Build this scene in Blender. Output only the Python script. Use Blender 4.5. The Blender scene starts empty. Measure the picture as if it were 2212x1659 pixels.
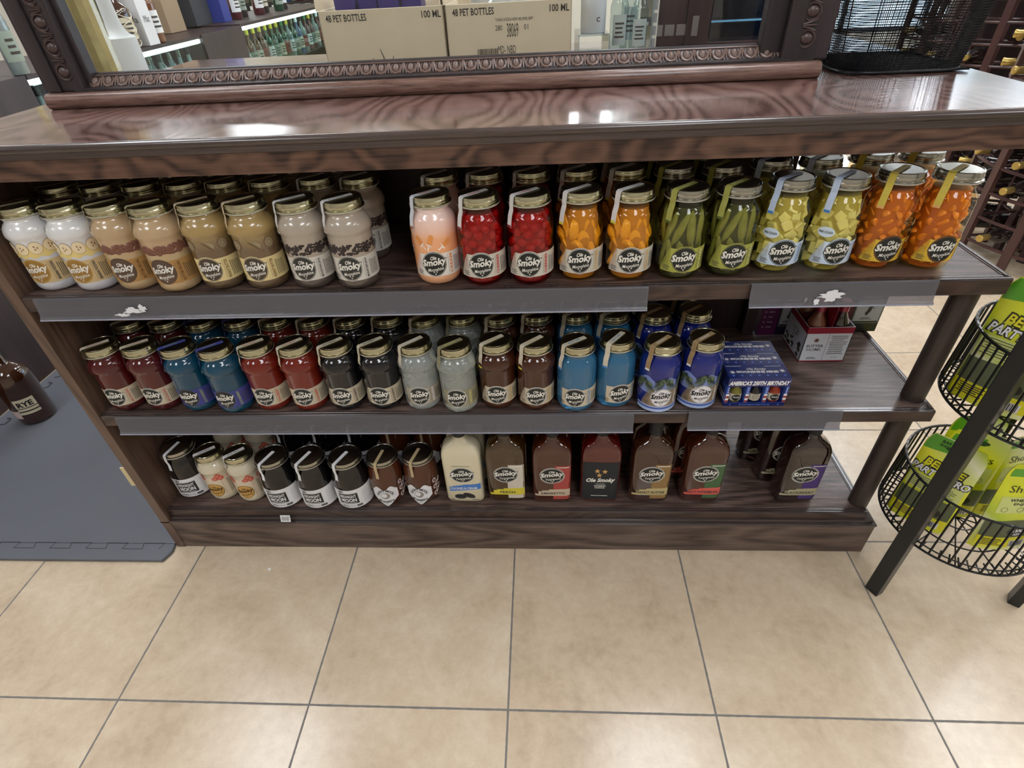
import bpy, math, random
from mathutils import Vector, Matrix, Euler
from math import sin, cos, pi, radians as rad
SC = bpy.context.scene
COL = SC.collection

# ------------------------------------------------------------------ camera
cam_d = bpy.data.cameras.new('camera')
cam = bpy.data.objects.new('camera', cam_d); COL.objects.link(cam)
cam.location = (0.08874, -0.51974, 1.3289)
cam.rotation_euler = (0.910504, 0.043995, 0.040973)
cam_d.sensor_fit = 'HORIZONTAL'; cam_d.sensor_width = 36.0
cam_d.lens = 1185.2 / 2212 * 36.0
cam_d.clip_start = 0.02; cam_d.clip_end = 100
SC.camera = cam
SC.view_settings.view_transform = 'Standard'
SC.view_settings.look = 'None'
SC.view_settings.gamma = 1
SC.view_settings.use_curve_mapping = False
SC.view_settings.exposure = 0.02
SC.cycles.use_denoising = True
SC.cycles.transparent_max_bounces = 16
# ------------------------------------------------------------------ daylight outside the shop windows
W = bpy.data.worlds.new('daylight'); SC.world = W; W.use_nodes = True
wb = W.node_tree.nodes['Background']
wb.inputs['Color'].default_value = (0.62, 0.80, 1.0, 1); wb.inputs['Strength'].default_value = 3.8
CEIL = 2.75
TROFFER_STRENGTH = 12.0

# ------------------------------------------------------------------ material helpers
MATS = {}
def new_mat(name):
    m = bpy.data.materials.new(name); m.use_nodes = True
    nt = m.node_tree; b = nt.nodes['Principled BSDF']
    MATS[name] = m
    return m, nt, b
def L(c):
    'sRGB 0-255 -> linear rgba'
    r = []
    for x in c:
        x = x / 255.0
        r.append(x / 12.92 if x <= 0.04045 else ((x + 0.055) / 1.055) ** 2.4)
    return (r[0], r[1], r[2], 1)
def plain(name, c, rough=0.5, metal=0.0, coat=0.0, noise=0.0, nscale=30, spec=0.5, emit=0, trans=0, ior=1.45, bump=0.0):
    if name in MATS: return MATS[name]
    m, nt, b = new_mat(name)
    col = L(c)
    b.inputs['Base Color'].default_value = col
    b.inputs['Roughness'].default_value = rough
    b.inputs['Metallic'].default_value = metal
    b.inputs['Coat Weight'].default_value = coat
    b.inputs['Coat Roughness'].default_value = 0.04
    b.inputs['Specular IOR Level'].default_value = spec
    b.inputs['Transmission Weight'].default_value = trans
    b.inputs['IOR'].default_value = ior
    if emit:
        b.inputs['Emission Color'].default_value = col; b.inputs['Emission Strength'].default_value = emit
    if noise or bump:
        tc = nt.nodes.new('ShaderNodeTexCoord'); n = nt.nodes.new('ShaderNodeTexNoise')
        n.inputs['Scale'].default_value = nscale; n.inputs['Detail'].default_value = 5
        nt.links.new(tc.outputs['Object'], n.inputs['Vector'])
        if noise:
            mx = nt.nodes.new('ShaderNodeMix'); mx.data_type = 'RGBA'
            mx.inputs[6].default_value = tuple(max(0, k * (1 - noise)) for k in col[:3]) + (1,)
            mx.inputs[7].default_value = tuple(min(1, k * (1 + noise)) for k in col[:3]) + (1,)
            nt.links.new(n.outputs['Fac'], mx.inputs[0]); nt.links.new(mx.outputs[2], b.inputs['Base Color'])
        if bump:
            bp = nt.nodes.new('ShaderNodeBump'); bp.inputs['Strength'].default_value = bump; bp.inputs['Distance'].default_value = 0.002
            nt.links.new(n.outputs['Fac'], bp.inputs['Height']); nt.links.new(bp.outputs[0], b.inputs['Normal'])
    return m
def math_node(nt, op, a, b=None, clamp=False):
    n = nt.nodes.new('ShaderNodeMath'); n.operation = op; n.use_clamp = clamp
    for i, x in enumerate((a, b)):
        if x is None: continue
        if isinstance(x, (int, float)): n.inputs[i].default_value = x
        else: nt.links.new(x, n.inputs[i])
    return n.outputs[0]
def ramp(nt, fac, stops, interp='LINEAR'):
    r = nt.nodes.new('ShaderNodeValToRGB'); cr = r.color_ramp; cr.interpolation = interp
    while len(cr.elements) < len(stops): cr.elements.new(0.5)
    for e, (p, c) in zip(cr.elements, stops): e.position = p; e.color = c
    nt.links.new(fac, r.inputs[0])
    return r.outputs[0]
def wood(name, c_dark, c_mid, c_light, axis='x', rings=9.0, warp=3.0, rough=0.35, coat=0.0, stretch=0.12, pores=0.5, bump=0.15, nsc=4.5, det=1.6, pst=0.05):
    m, nt, b = new_mat(name)
    tc = nt.nodes.new('ShaderNodeTexCoord'); mp = nt.nodes.new('ShaderNodeMapping')
    sc = {'x': (stretch, 1, 1), 'y': (1, stretch, 1), 'z': (1, 1, stretch)}[axis]
    mp.inputs['Scale'].default_value = sc
    mp.inputs['Location'].default_value = (0.37, 0.11, 0.23)
    nt.links.new(tc.outputs['Object'], mp.inputs['Vector'])
    n1 = nt.nodes.new('ShaderNodeTexNoise'); n1.inputs['Scale'].default_value = nsc; n1.inputs['Detail'].default_value = det; n1.inputs['Roughness'].default_value = 0.4
    nt.links.new(mp.outputs[0], n1.inputs['Vector'])
    v = math_node(nt, 'MULTIPLY', n1.outputs['Fac'], warp * rings * 2.6)
    s = math_node(nt, 'SINE', v)
    s = math_node(nt, 'MULTIPLY_ADD', s, 0.5); s.node.inputs[2].default_value = 0.5
    n2 = nt.nodes.new('ShaderNodeTexNoise'); n2.inputs['Scale'].default_value = 120; n2.inputs['Detail'].default_value = 5; n2.inputs['Roughness'].default_value = 0.7
    mp2 = nt.nodes.new('ShaderNodeMapping'); mp2.inputs['Scale'].default_value = tuple(pst if k != 1 else 1.6 for k in sc)
    nt.links.new(tc.outputs['Object'], mp2.inputs['Vector']); nt.links.new(mp2.outputs[0], n2.inputs['Vector'])
    f = math_node(nt, 'MULTIPLY', s, 1 - pores)
    p = math_node(nt, 'MULTIPLY', math_node(nt, 'MULTIPLY_ADD', n2.outputs['Fac'], 3.0), pores)
    p.node.inputs[0].links[0].from_node.inputs[2].default_value = -1.0
    f = math_node(nt, 'ADD', f, p, True)
    col = ramp(nt, f, [(0.0, L(c_dark)), (0.36, L(c_mid)), (0.95, L(c_light))])
    nt.links.new(col, b.inputs['Base Color'])
    b.inputs['Roughness'].default_value = rough
    b.inputs['Coat Weight'].default_value = coat; b.inputs['Coat Roughness'].default_value = 0.1
    if bump:
        bp = nt.nodes.new('ShaderNodeBump'); bp.inputs['Strength'].default_value = bump; bp.inputs['Distance'].default_value = 0.002
        nt.links.new(f, bp.inputs['Height']); nt.links.new(bp.outputs[0], b.inputs['Normal'])
    return m
def glassy(name, tint, refl=1.0, rough=0.0, ior=1.45, haze=0.0, haze_col=(200, 200, 205)):
    'thin clear sheet / vessel wall: transparent with a fresnel reflection'
    m, nt, b = new_mat(name)
    out = nt.nodes['Material Output']
    tr = nt.nodes.new('ShaderNodeBsdfTransparent'); tr.inputs[0].default_value = L(tint)
    gl = nt.nodes.new('ShaderNodeBsdfGlossy'); gl.inputs['Roughness'].default_value = rough
    fr = nt.nodes.new('ShaderNodeFresnel'); fr.inputs['IOR'].default_value = ior
    ge = nt.nodes.new('ShaderNodeNewGeometry')   # reflect only on the outer face: no false total internal reflection in a thin sheet
    fac = math_node(nt, 'MULTIPLY', math_node(nt, 'MULTIPLY', fr.outputs[0], refl, True), math_node(nt, 'SUBTRACT', 1.0, ge.outputs['Backfacing']))
    mx = nt.nodes.new('ShaderNodeMixShader'); nt.links.new(fac, mx.inputs[0])
    base = tr.outputs[0]
    if haze:
        df = nt.nodes.new('ShaderNodeBsdfDiffuse'); df.inputs[0].default_value = L(haze_col)
        m2 = nt.nodes.new('ShaderNodeMixShader'); m2.inputs[0].default_value = haze
        nt.links.new(base, m2.inputs[1]); nt.links.new(df.outputs[0], m2.inputs[2]); base = m2.outputs[0]
    nt.links.new(base, mx.inputs[1]); nt.links.new(gl.outputs[0], mx.inputs[2])
    nt.links.new(mx.outputs[0], out.inputs[0])
    nt.nodes.remove(b)
    return m
def liquid(name, c, trans=0.0, rough=0.05):
    return plain(name, c, rough=rough, coat=0.6, trans=trans, ior=1.36, spec=0.6)
def zbands(name, stops, rough=0.22, coat=0.8, wob=0.0025, nscale=70):
    'printed sleeve: colour by height on the jar, stops = [(z, rgb), ...] hard steps'
    m, nt, b = new_mat(name)
    tc = nt.nodes.new('ShaderNodeTexCoord'); sx = nt.nodes.new('ShaderNodeSeparateXYZ')
    nt.links.new(tc.outputs['Object'], sx.inputs[0])
    n = nt.nodes.new('ShaderNodeTexNoise'); n.inputs['Scale'].default_value = nscale
    nt.links.new(tc.outputs['Object'], n.inputs['Vector'])
    w = math_node(nt, 'MULTIPLY', n.outputs['Fac'], wob * 2)
    z = math_node(nt, 'ADD', sx.outputs[2], w)
    z = math_node(nt, 'MULTIPLY', z, 1 / 0.2 / 1.12)
    col = ramp(nt, z, [(max(0, (a + wob) / 0.2), L(c)) for a, c in stops])
    nt.links.new(col, b.inputs['Base Color'])
    b.inputs['Roughness'].default_value = rough; b.inputs['Coat Weight'].default_value = coat; b.inputs['Coat Roughness'].default_value = 0.04
    return m

# woods of the bar
M_top = wood('counter_top_wood', (70, 48, 43), (114, 86, 79), (134, 106, 99), 'y', rings=9, warp=5.0, rough=0.15, coat=0.6, stretch=0.38, pores=0.25, bump=0.05, nsc=5)
M_apron = wood('apron_oak', (16, 11, 11), (74, 50, 41), (106, 78, 63), 'x', rings=5, warp=5.0, rough=0.34, coat=0.1, stretch=0.6, pores=0.4, nsc=8, det=3.5)
M_shelf = wood('shelf_oak', (38, 29, 27), (76, 60, 54), (128, 106, 97), 'x', rings=7, warp=5, rough=0.3, coat=0.1, stretch=0.2, pores=0.66, nsc=6, bump=0.35, pst=0.10)
M_base = wood('base_oak', (34, 26, 24), (76, 61, 55), (112, 93, 84), 'x', rings=6, warp=5, rough=0.4, coat=0.05, stretch=0.2, pores=0.5, nsc=6, det=3, pst=0.08)
M_face = wood('shelf_face_oak', (30, 22, 21), (56, 41, 37), (76, 57, 48), 'x', rings=6, warp=5, rough=0.36, coat=0.1, stretch=0.3, pores=0.45, nsc=9)
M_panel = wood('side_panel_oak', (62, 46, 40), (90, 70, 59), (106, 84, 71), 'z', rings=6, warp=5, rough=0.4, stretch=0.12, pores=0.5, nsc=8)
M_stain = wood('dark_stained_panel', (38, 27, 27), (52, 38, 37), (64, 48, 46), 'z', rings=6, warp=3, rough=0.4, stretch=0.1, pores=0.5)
M_frame = wood('frame_wood', (28, 22, 24), (42, 34, 36), (58, 48, 50), 'z', rings=4, warp=3, rough=0.46, coat=0.0, stretch=0.1, pores=0.5, bump=0.04)
M_carve = plain('carved_moulding', (116, 94, 86), 0.36, coat=0.2, noise=0.35, nscale=160)
M_carved2 = plain('column_carving', (74, 58, 55), 0.34, coat=0.2, noise=0.25, nscale=120)
M_tier = wood('moulding_redwood', (64, 46, 41), (106, 78, 68), (138, 110, 100), 'x', rings=5, warp=4, rough=0.27, coat=0.2, stretch=0.08, pores=0.8, bump=0.1, nsc=8, pst=0.1)
M_nosing = wood('nosing_dark', (44, 36, 35), (62, 52, 50), (82, 70, 66), 'x', rings=5, warp=2, rough=0.22, coat=0.3, stretch=0.06, pores=0.6, bump=0.05)
M_post = wood('post_wood', (32, 26, 24), (48, 40, 37), (62, 52, 47), 'z', rings=5, warp=2, rough=0.42, stretch=0.08, pores=0.7, bump=0.1)
M_rackw = wood('rack_mahogany', (46, 28, 28), (66, 42, 40), (86, 56, 52), 'z', rings=4, warp=2, rough=0.35, stretch=0.1, pores=0.5)
M_rail = glassy('clear_rail', (215, 215, 222), 0.8, 0.22, 1.5, haze=0.42, haze_col=(134, 132, 136))
M_pane = glassy('pane_glass', (251, 253, 252), 0.9, 0.0, 1.42)
M_acryl = glassy('clear_acrylic', (225, 233, 236), 1.4, 0.02, 1.5, haze=0.08)
M_white = plain('white_paper', (232, 232, 234), 0.6)
M_black = plain('black_print', (22, 22, 24), 0.5)
M_ink = plain('ink_grey', (70, 66, 62), 0.6)

# ------------------------------------------------------------------ geometry helpers
class MB:
    def __init__(s): s.v = []; s.f = []; s.m = []; s.sm = []; s.mats = []
    def mi(s, mat):
        if mat not in s.mats: s.mats.append(mat)
        return s.mats.index(mat)
    def add(s, vs, fs, mat, smooth=False):
        o = len(s.v); k = s.mi(mat)
        s.v += [tuple(v) for v in vs]
        for f in fs: s.f.append(tuple(i + o for i in f)); s.m.append(k); s.sm.append(smooth)
        return s
    def box(s, x0, x1, y0, y1, z0, z1, mat, M=None):
        vs = [(x, y, z) for z in (z0, z1) for y in (y0, y1) for x in (x0, x1)]
        if M is not None: vs = [M @ Vector(v) for v in vs]
        return s.add(vs, [(0, 2, 3, 1), (4, 5, 7, 6), (0, 1, 5, 4), (2, 6, 7, 3), (0, 4, 6, 2), (1, 3, 7, 5)], mat)
    def lathe(s, prof, mat, n=40, c=(0, 0, 0), smooth=True, M=None, a0=0, a1=2 * pi):
        vs = []; full = abs(a1 - a0 - 2 * pi) < 1e-6; N = n if full else n + 1
        for r, z in prof:
            for i in range(N):
                a = a0 + (a1 - a0) * i / n
                vs.append(Vector((c[0] + r * sin(a), c[1] - r * cos(a), c[2] + z)))
        if M is not None: vs = [M @ v for v in vs]
        fs = []
        for j in range(len(prof) - 1):
            for i in range(n):
                i2 = (i + 1) % N
                if prof[j][0] < 1e-7: fs.append((j * N + i, (j + 1) * N + i2, (j + 1) * N + i))
                elif prof[j + 1][0] < 1e-7: fs.append((j * N + i, j * N + i2, (j + 1) * N + i))
                else: fs.append((j * N + i, j * N + i2, (j + 1) * N + i2, (j + 1) * N + i))
        return s.add(vs, fs, mat, smooth)
    def tube(s, pts, r, mat, n=8, closed=False, smooth=True):
        pts = [Vector(p) for p in pts]; N = len(pts); vs = []; up = None
        for k, p in enumerate(pts):
            a = pts[(k - 1) % N] if (closed or k > 0) else p
            b = pts[(k + 1) % N] if (closed or k < N - 1) else p
            t = (b - a).normalized()
            if up is None:
                up = t.orthogonal().normalized()
            u = (up - t * up.dot(t)).normalized(); up = u; w = t.cross(u)
            rr = r[k] if isinstance(r, (list, tuple)) else r
            for i in range(n):
                an = 2 * pi * i / n; vs.append(p + (u * cos(an) + w * sin(an)) * rr)
        fs = []
        for k in range(N if closed else N - 1):
            k2 = (k + 1) % N
            for i in range(n):
                i2 = (i + 1) % n; fs.append((k * n + i, k * n + i2, k2 * n + i2, k2 * n + i))
        if not closed: fs += [tuple(range(n - 1, -1, -1)), tuple((N - 1) * n + i for i in range(n))]
        return s.add(vs, fs, mat, smooth)
    def loft(s, secs, mat, n=40, smooth=True, cap=True):
        'secs: (half_w, half_d, z, exponent)'
        vs = []; fs = []
        for hw, hd, z, e in secs:
            for i in range(n):
                a = 2 * pi * i / n + pi / n; c_, s_ = cos(a), sin(a)
                vs.append((hw * math.copysign(abs(c_) ** (2 / e), c_), hd * math.copysign(abs(s_) ** (2 / e), s_), z))
        for k in range(len(secs) - 1):
            for i in range(n):
                i2 = (i + 1) % n; fs.append((k * n + i, k * n + i2, (k + 1) * n + i2, (k + 1) * n + i))
        if cap: fs += [tuple(range(n - 1, -1, -1)), tuple((len(secs) - 1) * n + i for i in range(n))]
        return s.add(vs, fs, mat, smooth)
    def prism(s, poly, z0, z1, mat, F=None):
        'extrude a 2d polygon; F maps (x,y,z)->3d'
        n = len(poly); F = F or (lambda x, y, z: (x, y, z))
        vs = [F(x, y, z0) for x, y in poly] + [F(x, y, z1) for x, y in poly]
        fs = [tuple(range(n - 1, -1, -1)), tuple(range(n, 2 * n))] + [(i, (i + 1) % n, n + (i + 1) % n, n + i) for i in range(n)]
        return s.add(vs, fs, mat)
    # flat printing on a mapped surface: F(u, v, lift) -> xyz
    def cols(s, F, xa, xb, n, fb, ft, mat, lift=0.0003, smooth=True, rows=1):
        vs = []; fs = []
        for i in range(n + 1):
            x = xa + (xb - xa) * i / n; b = fb(x); t = ft(x)
            for j in range(rows + 1): vs.append(F(x, b + (t - b) * j / rows, lift))
        R = rows + 1
        for i in range(n):
            for j in range(rows): fs.append((i * R + j, (i + 1) * R + j, (i + 1) * R + j + 1, i * R + j + 1))
        return s.add(vs, fs, mat, smooth)
    def rect(s, F, x0, x1, y0, y1, mat, lift=0.0003, n=None):
        n = n or max(1, int(abs(x1 - x0) / 0.004))
        n = min(n, 60)
        return s.cols(F, x0, x1, n, lambda x: y0, lambda x: y1, mat, lift)
    def ellipse(s, F, cx, cy, rx, ry, mat, lift=0.0003, n=24, tilt=0.0):
        def h(x):
            k = max(0, 1 - ((x - cx) / rx) ** 2); return ry * math.sqrt(k)
        xs = [cx - rx * cos(pi * i / n) for i in range(n + 1)]
        vs = []; fs = []
        for x in xs:
            vs += [F(x, cy - h(x) + tilt * (x - cx), lift), F(x, cy + h(x) + tilt * (x - cx), lift)]
        for i in range(n): fs.append((2 * i, 2 * i + 2, 2 * i + 3, 2 * i + 1))
        return s.add(vs, fs, mat, True)
    def ring(s, F, cx, cy, rx, ry, w, mat, lift=0.0004, n=40):
        vs = []; fs = []
        for i in range(n):
            a = 2 * pi * i / n
            vs += [F(cx + rx * cos(a), cy + ry * sin(a), lift), F(cx + (rx - w) * cos(a), cy + (ry - w) * sin(a), lift)]
        for i in range(n):
            j = (i + 1) % n; fs.append((2 * i, 2 * j, 2 * j + 1, 2 * i + 1))
        return s.add(vs, fs, mat, True)
    def poly(s, F, pts, mat, lift=0.0003, fan=True):
        cx = sum(p[0] for p in pts) / len(pts); cy = sum(p[1] for p in pts) / len(pts)
        vs = [F(cx, cy, lift)] + [F(x, y, lift) for x, y in pts]; n = len(pts)
        return s.add(vs, [(0, i + 1, (i + 1) % n + 1) for i in range(n)], mat)
    def star(s, F, cx, cy, r, mat, lift=0.0004, n=5, inner=0.42, rot=0):
        pts = []
        for i in range(2 * n):
            a = pi / 2 + rot + pi * i / n; q = r if i % 2 == 0 else r * inner
            pts.append((cx + q * cos(a), cy + q * sin(a)))
        return s.poly(F, pts, mat, lift)
    def text(s, F, txt, cx, cy, w=None, h=None, mat=None, lift=0.0005, shear=0.0, bold=0.0, rot=0.0, space=1.0, arc=0.0, align='c'):
        vs, fs, bw, bh, bx, by = text2d(txt, bold, space)
        sx = sy = None
        if w: sx = w / bw
        if h: sy = h / bh
        sx = sx or sy; sy = sy or sx
        out = []
        for x, y in vs:
            x = (x - bx - bw / 2) * sx; y = (y - by - bh / 2) * sy
            x += shear * y
            if align == 'l': x += bw * sx / 2
            if arc: y += arc * (1 - (2 * x / (bw * sx)) ** 2) * bh * sy
            X = x * cos(rot) - y * sin(rot) + cx; Y = x * sin(rot) + y * cos(rot) + cy
            out.append(F(X, Y, lift))
        return s.add(out, fs, mat)
    def lines(s, F, x0, x1, y0, y1, n, mat, lift=0.0004, seed=1, fill=0.45, vertical=False):
        'illegible small print as thin bars'
        rnd = random.Random(seed)
        for i in range(n):
            if vertical:
                xx = x0 + (x1 - x0) * (i + 0.5) / n; t = (x1 - x0) / n * fill / 2
                q = rnd.uniform(0.0, 0.25) * (y1 - y0)
                s.rect(F, xx - t, xx + t, y0 + q * 0.3, y1 - q, mat, lift, n=1)
            else:
                yy = y0 + (y1 - y0) * (i + 0.5) / n; t = (y1 - y0) / n * fill / 2
                q = rnd.uniform(0.0, 0.25) * (x1 - x0)
                s.rect(F, x0 + q * 0.3, x1 - q, yy - t, yy + t, mat, lift)
        return s
    def build(s, name, parent=None, loc=(0, 0, 0), rot=(0, 0, 0), bevel=0.0, sharp=35, seg=2):
        me = bpy.data.meshes.new(name); me.from_pydata(s.v, [], s.f)
        for m in s.mats: me.materials.append(m)
        me.polygons.foreach_set('material_index', s.m)
        me.polygons.foreach_set('use_smooth', s.sm)
        if any(s.sm): me.set_sharp_from_angle(angle=rad(sharp))
        me.update()
        o = bpy.data.objects.new(name, me); COL.objects.link(o)
        o.location = loc; o.rotation_euler = rot
        if parent is not None: o.parent = parent
        if bevel:
            b = o.modifiers.new('bevel', 'BEVEL'); b.width = bevel; b.segments = seg; b.limit_method = 'ANGLE'
        return o
_T = {}
def text2d(txt, bold=0.0, space=1.0):
    key = (txt, bold, space)
    if key in _T: return _T[key]
    cu = bpy.data.curves.new('t', 'FONT'); cu.body = txt; cu.size = 1.0; cu.offset = bold; cu.space_character = space
    cu.resolution_u = 2; cu.align_x = 'LEFT'
    ob = bpy.data.objects.new('t', cu); COL.objects.link(ob)
    dg = bpy.context.evaluated_depsgraph_get()
    me = bpy.data.meshes.new_from_object(ob.evaluated_get(dg))
    vs = [(v.co.x, v.co.y) for v in me.vertices]; fs = [tuple(p.vertices) for p in me.polygons]
    bpy.data.objects.remove(ob); bpy.data.meshes.remove(me); bpy.data.curves.remove(cu)
    xs = [v[0] for v in vs]; ys = [v[1] for v in vs]
    r = (vs, fs, max(xs) - min(xs), max(ys) - min(ys), min(xs), min(ys))
    _T[key] = r
    return r
def cyl(r, z0=0.0, phi=0.0):
    return lambda u, v, l: ((r + l) * sin(u / r + phi), -(r + l) * cos(u / r + phi), z0 + v)
def flat(o, ux, uy):
    o = Vector(o); ux = Vector(ux).normalized(); uy = Vector(uy).normalized(); n = ux.cross(uy)
    return lambda u, v, l: tuple(o + ux * u + uy * v + n * l)
def tag(o, label, cat, group=None, kind=None):
    if label: o['label'] = label
    if cat: o['category'] = cat
    if group: o['group'] = group
    if kind: o['kind'] = kind
    return o
def empty(name, loc, label, cat, group=None, rz=0):
    o = bpy.data.objects.new(name, None); COL.objects.link(o); o.empty_display_size = 0.02
    o.location = loc; o.rotation_euler = (0, 0, rz)
    return tag(o, label, cat, group)
def struct(o):
    o['kind'] = 'structure'; return o
KIDS = {}
def copy_tree(o, parent=None, skip=()):
    c = o.copy(); COL.objects.link(c)
    if parent is not None: c.parent = parent
    for ch in o.children:
        if ch.name.split('.')[0] in skip: continue
        copy_tree(ch, c, skip)
    return c

# ------------------------------------------------------------------ room shell
TS = 0.457
def floor_material():
    m, nt, b = new_mat('floor_tiles')
    tc = nt.nodes.new('ShaderNodeTexCoord'); sx = nt.nodes.new('ShaderNodeSeparateXYZ')
    nt.links.new(tc.outputs['Object'], sx.inputs[0])
    def edge(c):
        a = math_node(nt, 'DIVIDE', c, TS); a = math_node(nt, 'ADD', a, 1000.5); fr = math_node(nt, 'FRACT', a)
        d = math_node(nt, 'SUBTRACT', fr, 0.5); d = math_node(nt, 'ABSOLUTE', d)
        return math_node(nt, 'MULTIPLY', d, TS), math_node(nt, 'FLOOR', math_node(nt, 'ADD', math_node(nt, 'DIVIDE', c, TS), 1000.0))
    nw = nt.nodes.new('ShaderNodeTexNoise'); nw.inputs['Scale'].default_value = 55; nw.inputs['Detail'].default_value = 3
    nt.links.new(tc.outputs['Object'], nw.inputs['Vector'])
    dx, ix = edge(sx.outputs[0]); dy, iy = edge(sx.outputs[1])
    d = math_node(nt, 'MINIMUM', dx, dy)
    d = math_node(nt, 'SUBTRACT', d, math_node(nt, 'MULTIPLY', math_node(nt, 'SUBTRACT', nw.outputs['Fac'], 0.5), 0.0022))
    grout = ramp(nt, math_node(nt, 'MULTIPLY', d, 100), [(0.18, (1, 1, 1, 1)), (0.27, (0, 0, 0, 1))])
    # tile body: cloudy beige
    wn = nt.nodes.new('ShaderNodeTexWhiteNoise'); wn.noise_dimensions = '2D'
    cb = nt.nodes.new('ShaderNodeCombineXYZ'); nt.links.new(ix, cb.inputs[0]); nt.links.new(iy, cb.inputs[1]); nt.links.new(cb.outputs[0], wn.inputs['Vector'])
    off = nt.nodes.new('ShaderNodeVectorMath'); off.operation = 'SCALE'; off.inputs['Scale'].default_value = 7.0
    nt.links.new(wn.outputs['Color'], off.inputs[0])
    ad = nt.nodes.new('ShaderNodeVectorMath'); ad.operation = 'ADD'
    nt.links.new(tc.outputs['Object'], ad.inputs[0]); nt.links.new(off.outputs[0], ad.inputs[1])
    n1 = nt.nodes.new('ShaderNodeTexNoise'); n1.inputs['Scale'].default_value = 5; n1.inputs['Detail'].default_value = 9; n1.inputs['Roughness'].default_value = 0.62; n1.inputs['Distortion'].default_value = 0.6
    nt.links.new(ad.outputs[0], n1.inputs['Vector'])
    n2 = nt.nodes.new('ShaderNodeTexNoise'); n2.inputs['Scale'].default_value = 38; n2.inputs['Detail'].default_value = 8; n2.inputs['Roughness'].default_value = 0.7
    nt.links.new(ad.outputs[0], n2.inputs['Vector'])
    f = math_node(nt, 'ADD', math_node(nt, 'MULTIPLY', n1.outputs['Fac'], 0.6), math_node(nt, 'MULTIPLY', n2.outputs['Fac'], 0.4))
    f = math_node(nt, 'ADD', f, math_node(nt, 'MULTIPLY', math_node(nt, 'SUBTRACT', wn.outputs['Value'], 0.5), 0.06))
    col = ramp(nt, f, [(0.32, L((177, 157, 132))), (0.5, L((195, 176, 151))), (0.67, L((211, 195, 171)))])
    mx = nt.nodes.new('ShaderNodeMix'); mx.data_type = 'RGBA'
    nt.links.new(grout, mx.inputs[0]); nt.links.new(col, mx.inputs[6]); mx.inputs[7].default_value = L((112, 108, 104))
    nt.links.new(mx.outputs[2], b.inputs['Base Color'])
    rr = nt.nodes.new('ShaderNodeMix'); nt.links.new(grout, rr.inputs[0])
    ra = math_node(nt, 'MULTIPLY_ADD', n1.outputs['Fac'], 0.16); ra.node.inputs[2].default_value = 0.14
    nt.links.new(ra, rr.inputs[2]); rr.inputs[3].default_value = 0.8
    nt.links.new(rr.outputs[0], b.inputs['Roughness'])
    h = math_node(nt, 'MULTIPLY_ADD', n1.outputs['Fac'], 0.12); nt.links.new(math_node(nt, 'SUBTRACT', 1.0, grout), h.node.inputs[2])
    bp = nt.nodes.new('ShaderNodeBump'); bp.inputs['Strength'].default_value = 0.35; bp.inputs['Distance'].default_value = 0.003
    nt.links.new(h, bp.inputs['Height']); nt.links.new(bp.outputs[0], b.inputs['Normal'])
    return m
M_floor = floor_material()
M_wall = plain('wall_paint', (214, 208, 196), 0.8, noise=0.04, nscale=8)
M_ceil = plain('ceiling_tile_white', (225, 225, 222), 0.85, noise=0.05, nscale=60)
X0, X1, Y0, Y1 = -6.5, 7.5, -4.5, 10.0
o = MB().box(X0, X1, Y0, Y1, -0.1, 0, M_floor).build('floor'); struct(o)
o = MB().box(X0, X1, Y0, Y1, CEIL, CEIL + 0.1, M_ceil).build('ceiling'); struct(o)
o = MB().box(X0 - 0.1, X0, Y0, Y1, 0, CEIL, M_wall).build('wall_left'); struct(o)
o = MB().box(X0, X1, Y0 - 0.1, Y0, 0, CEIL, M_wall).build('wall_front'); struct(o)
# back wall with a shop window towards the right, right wall with a second one
wbk = MB()
for a, b_, c, d in [(X0, 3.6, 0, CEIL), (3.6, 7.3, 0, 0.15), (3.6, 7.3, 2.5, CEIL), (7.3, X1, 0, CEIL)]:
    wbk.box(a, b_, Y1, Y1 + 0.12, c, d, M_wall)
struct(wbk.build('wall_back'))
wr = MB()
for a, b_, c, d in [(Y0, 5.6, 0, CEIL), (5.6, 9.7, 0, 0.15), (5.6, 9.7, 2.5, CEIL), (9.7, Y1, 0, CEIL)]:
    wr.box(X1, X1 + 0.12, a, b_, c, d, M_wall)
struct(wr.build('wall_right'))
M_alu = plain('window_aluminium', (70, 72, 76), 0.4, metal=0.6)
w1 = MB()
for x in (3.6, 4.8, 6.05, 7.24): w1.box(x, x + 0.06, Y1 + 0.02, Y1 + 0.08, 0.15, 2.5, M_alu)
for z in (0.15, 2.44): w1.box(3.6, 7.3, Y1 + 0.02, Y1 + 0.08, z, z + 0.06, M_alu)
w1.box(3.6, 7.3, Y1 + 0.045, Y1 + 0.05, 0.2, 2.45, M_pane); struct(w1.build('window_1'))
w2 = MB()
for y in (5.6, 6.95, 8.3, 9.64): w2.box(X1 + 0.02, X1 + 0.08, y, y + 0.06, 0.15, 2.5, M_alu)
for z in (0.15, 2.44): w2.box(X1 + 0.02, X1 + 0.08, 5.6, 9.7, z, z + 0.06, M_alu)
w2.box(X1 + 0.045, X1 + 0.05, 5.6, 9.7, 0.2, 2.45, M_pane); struct(w2.build('window_2'))
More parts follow.
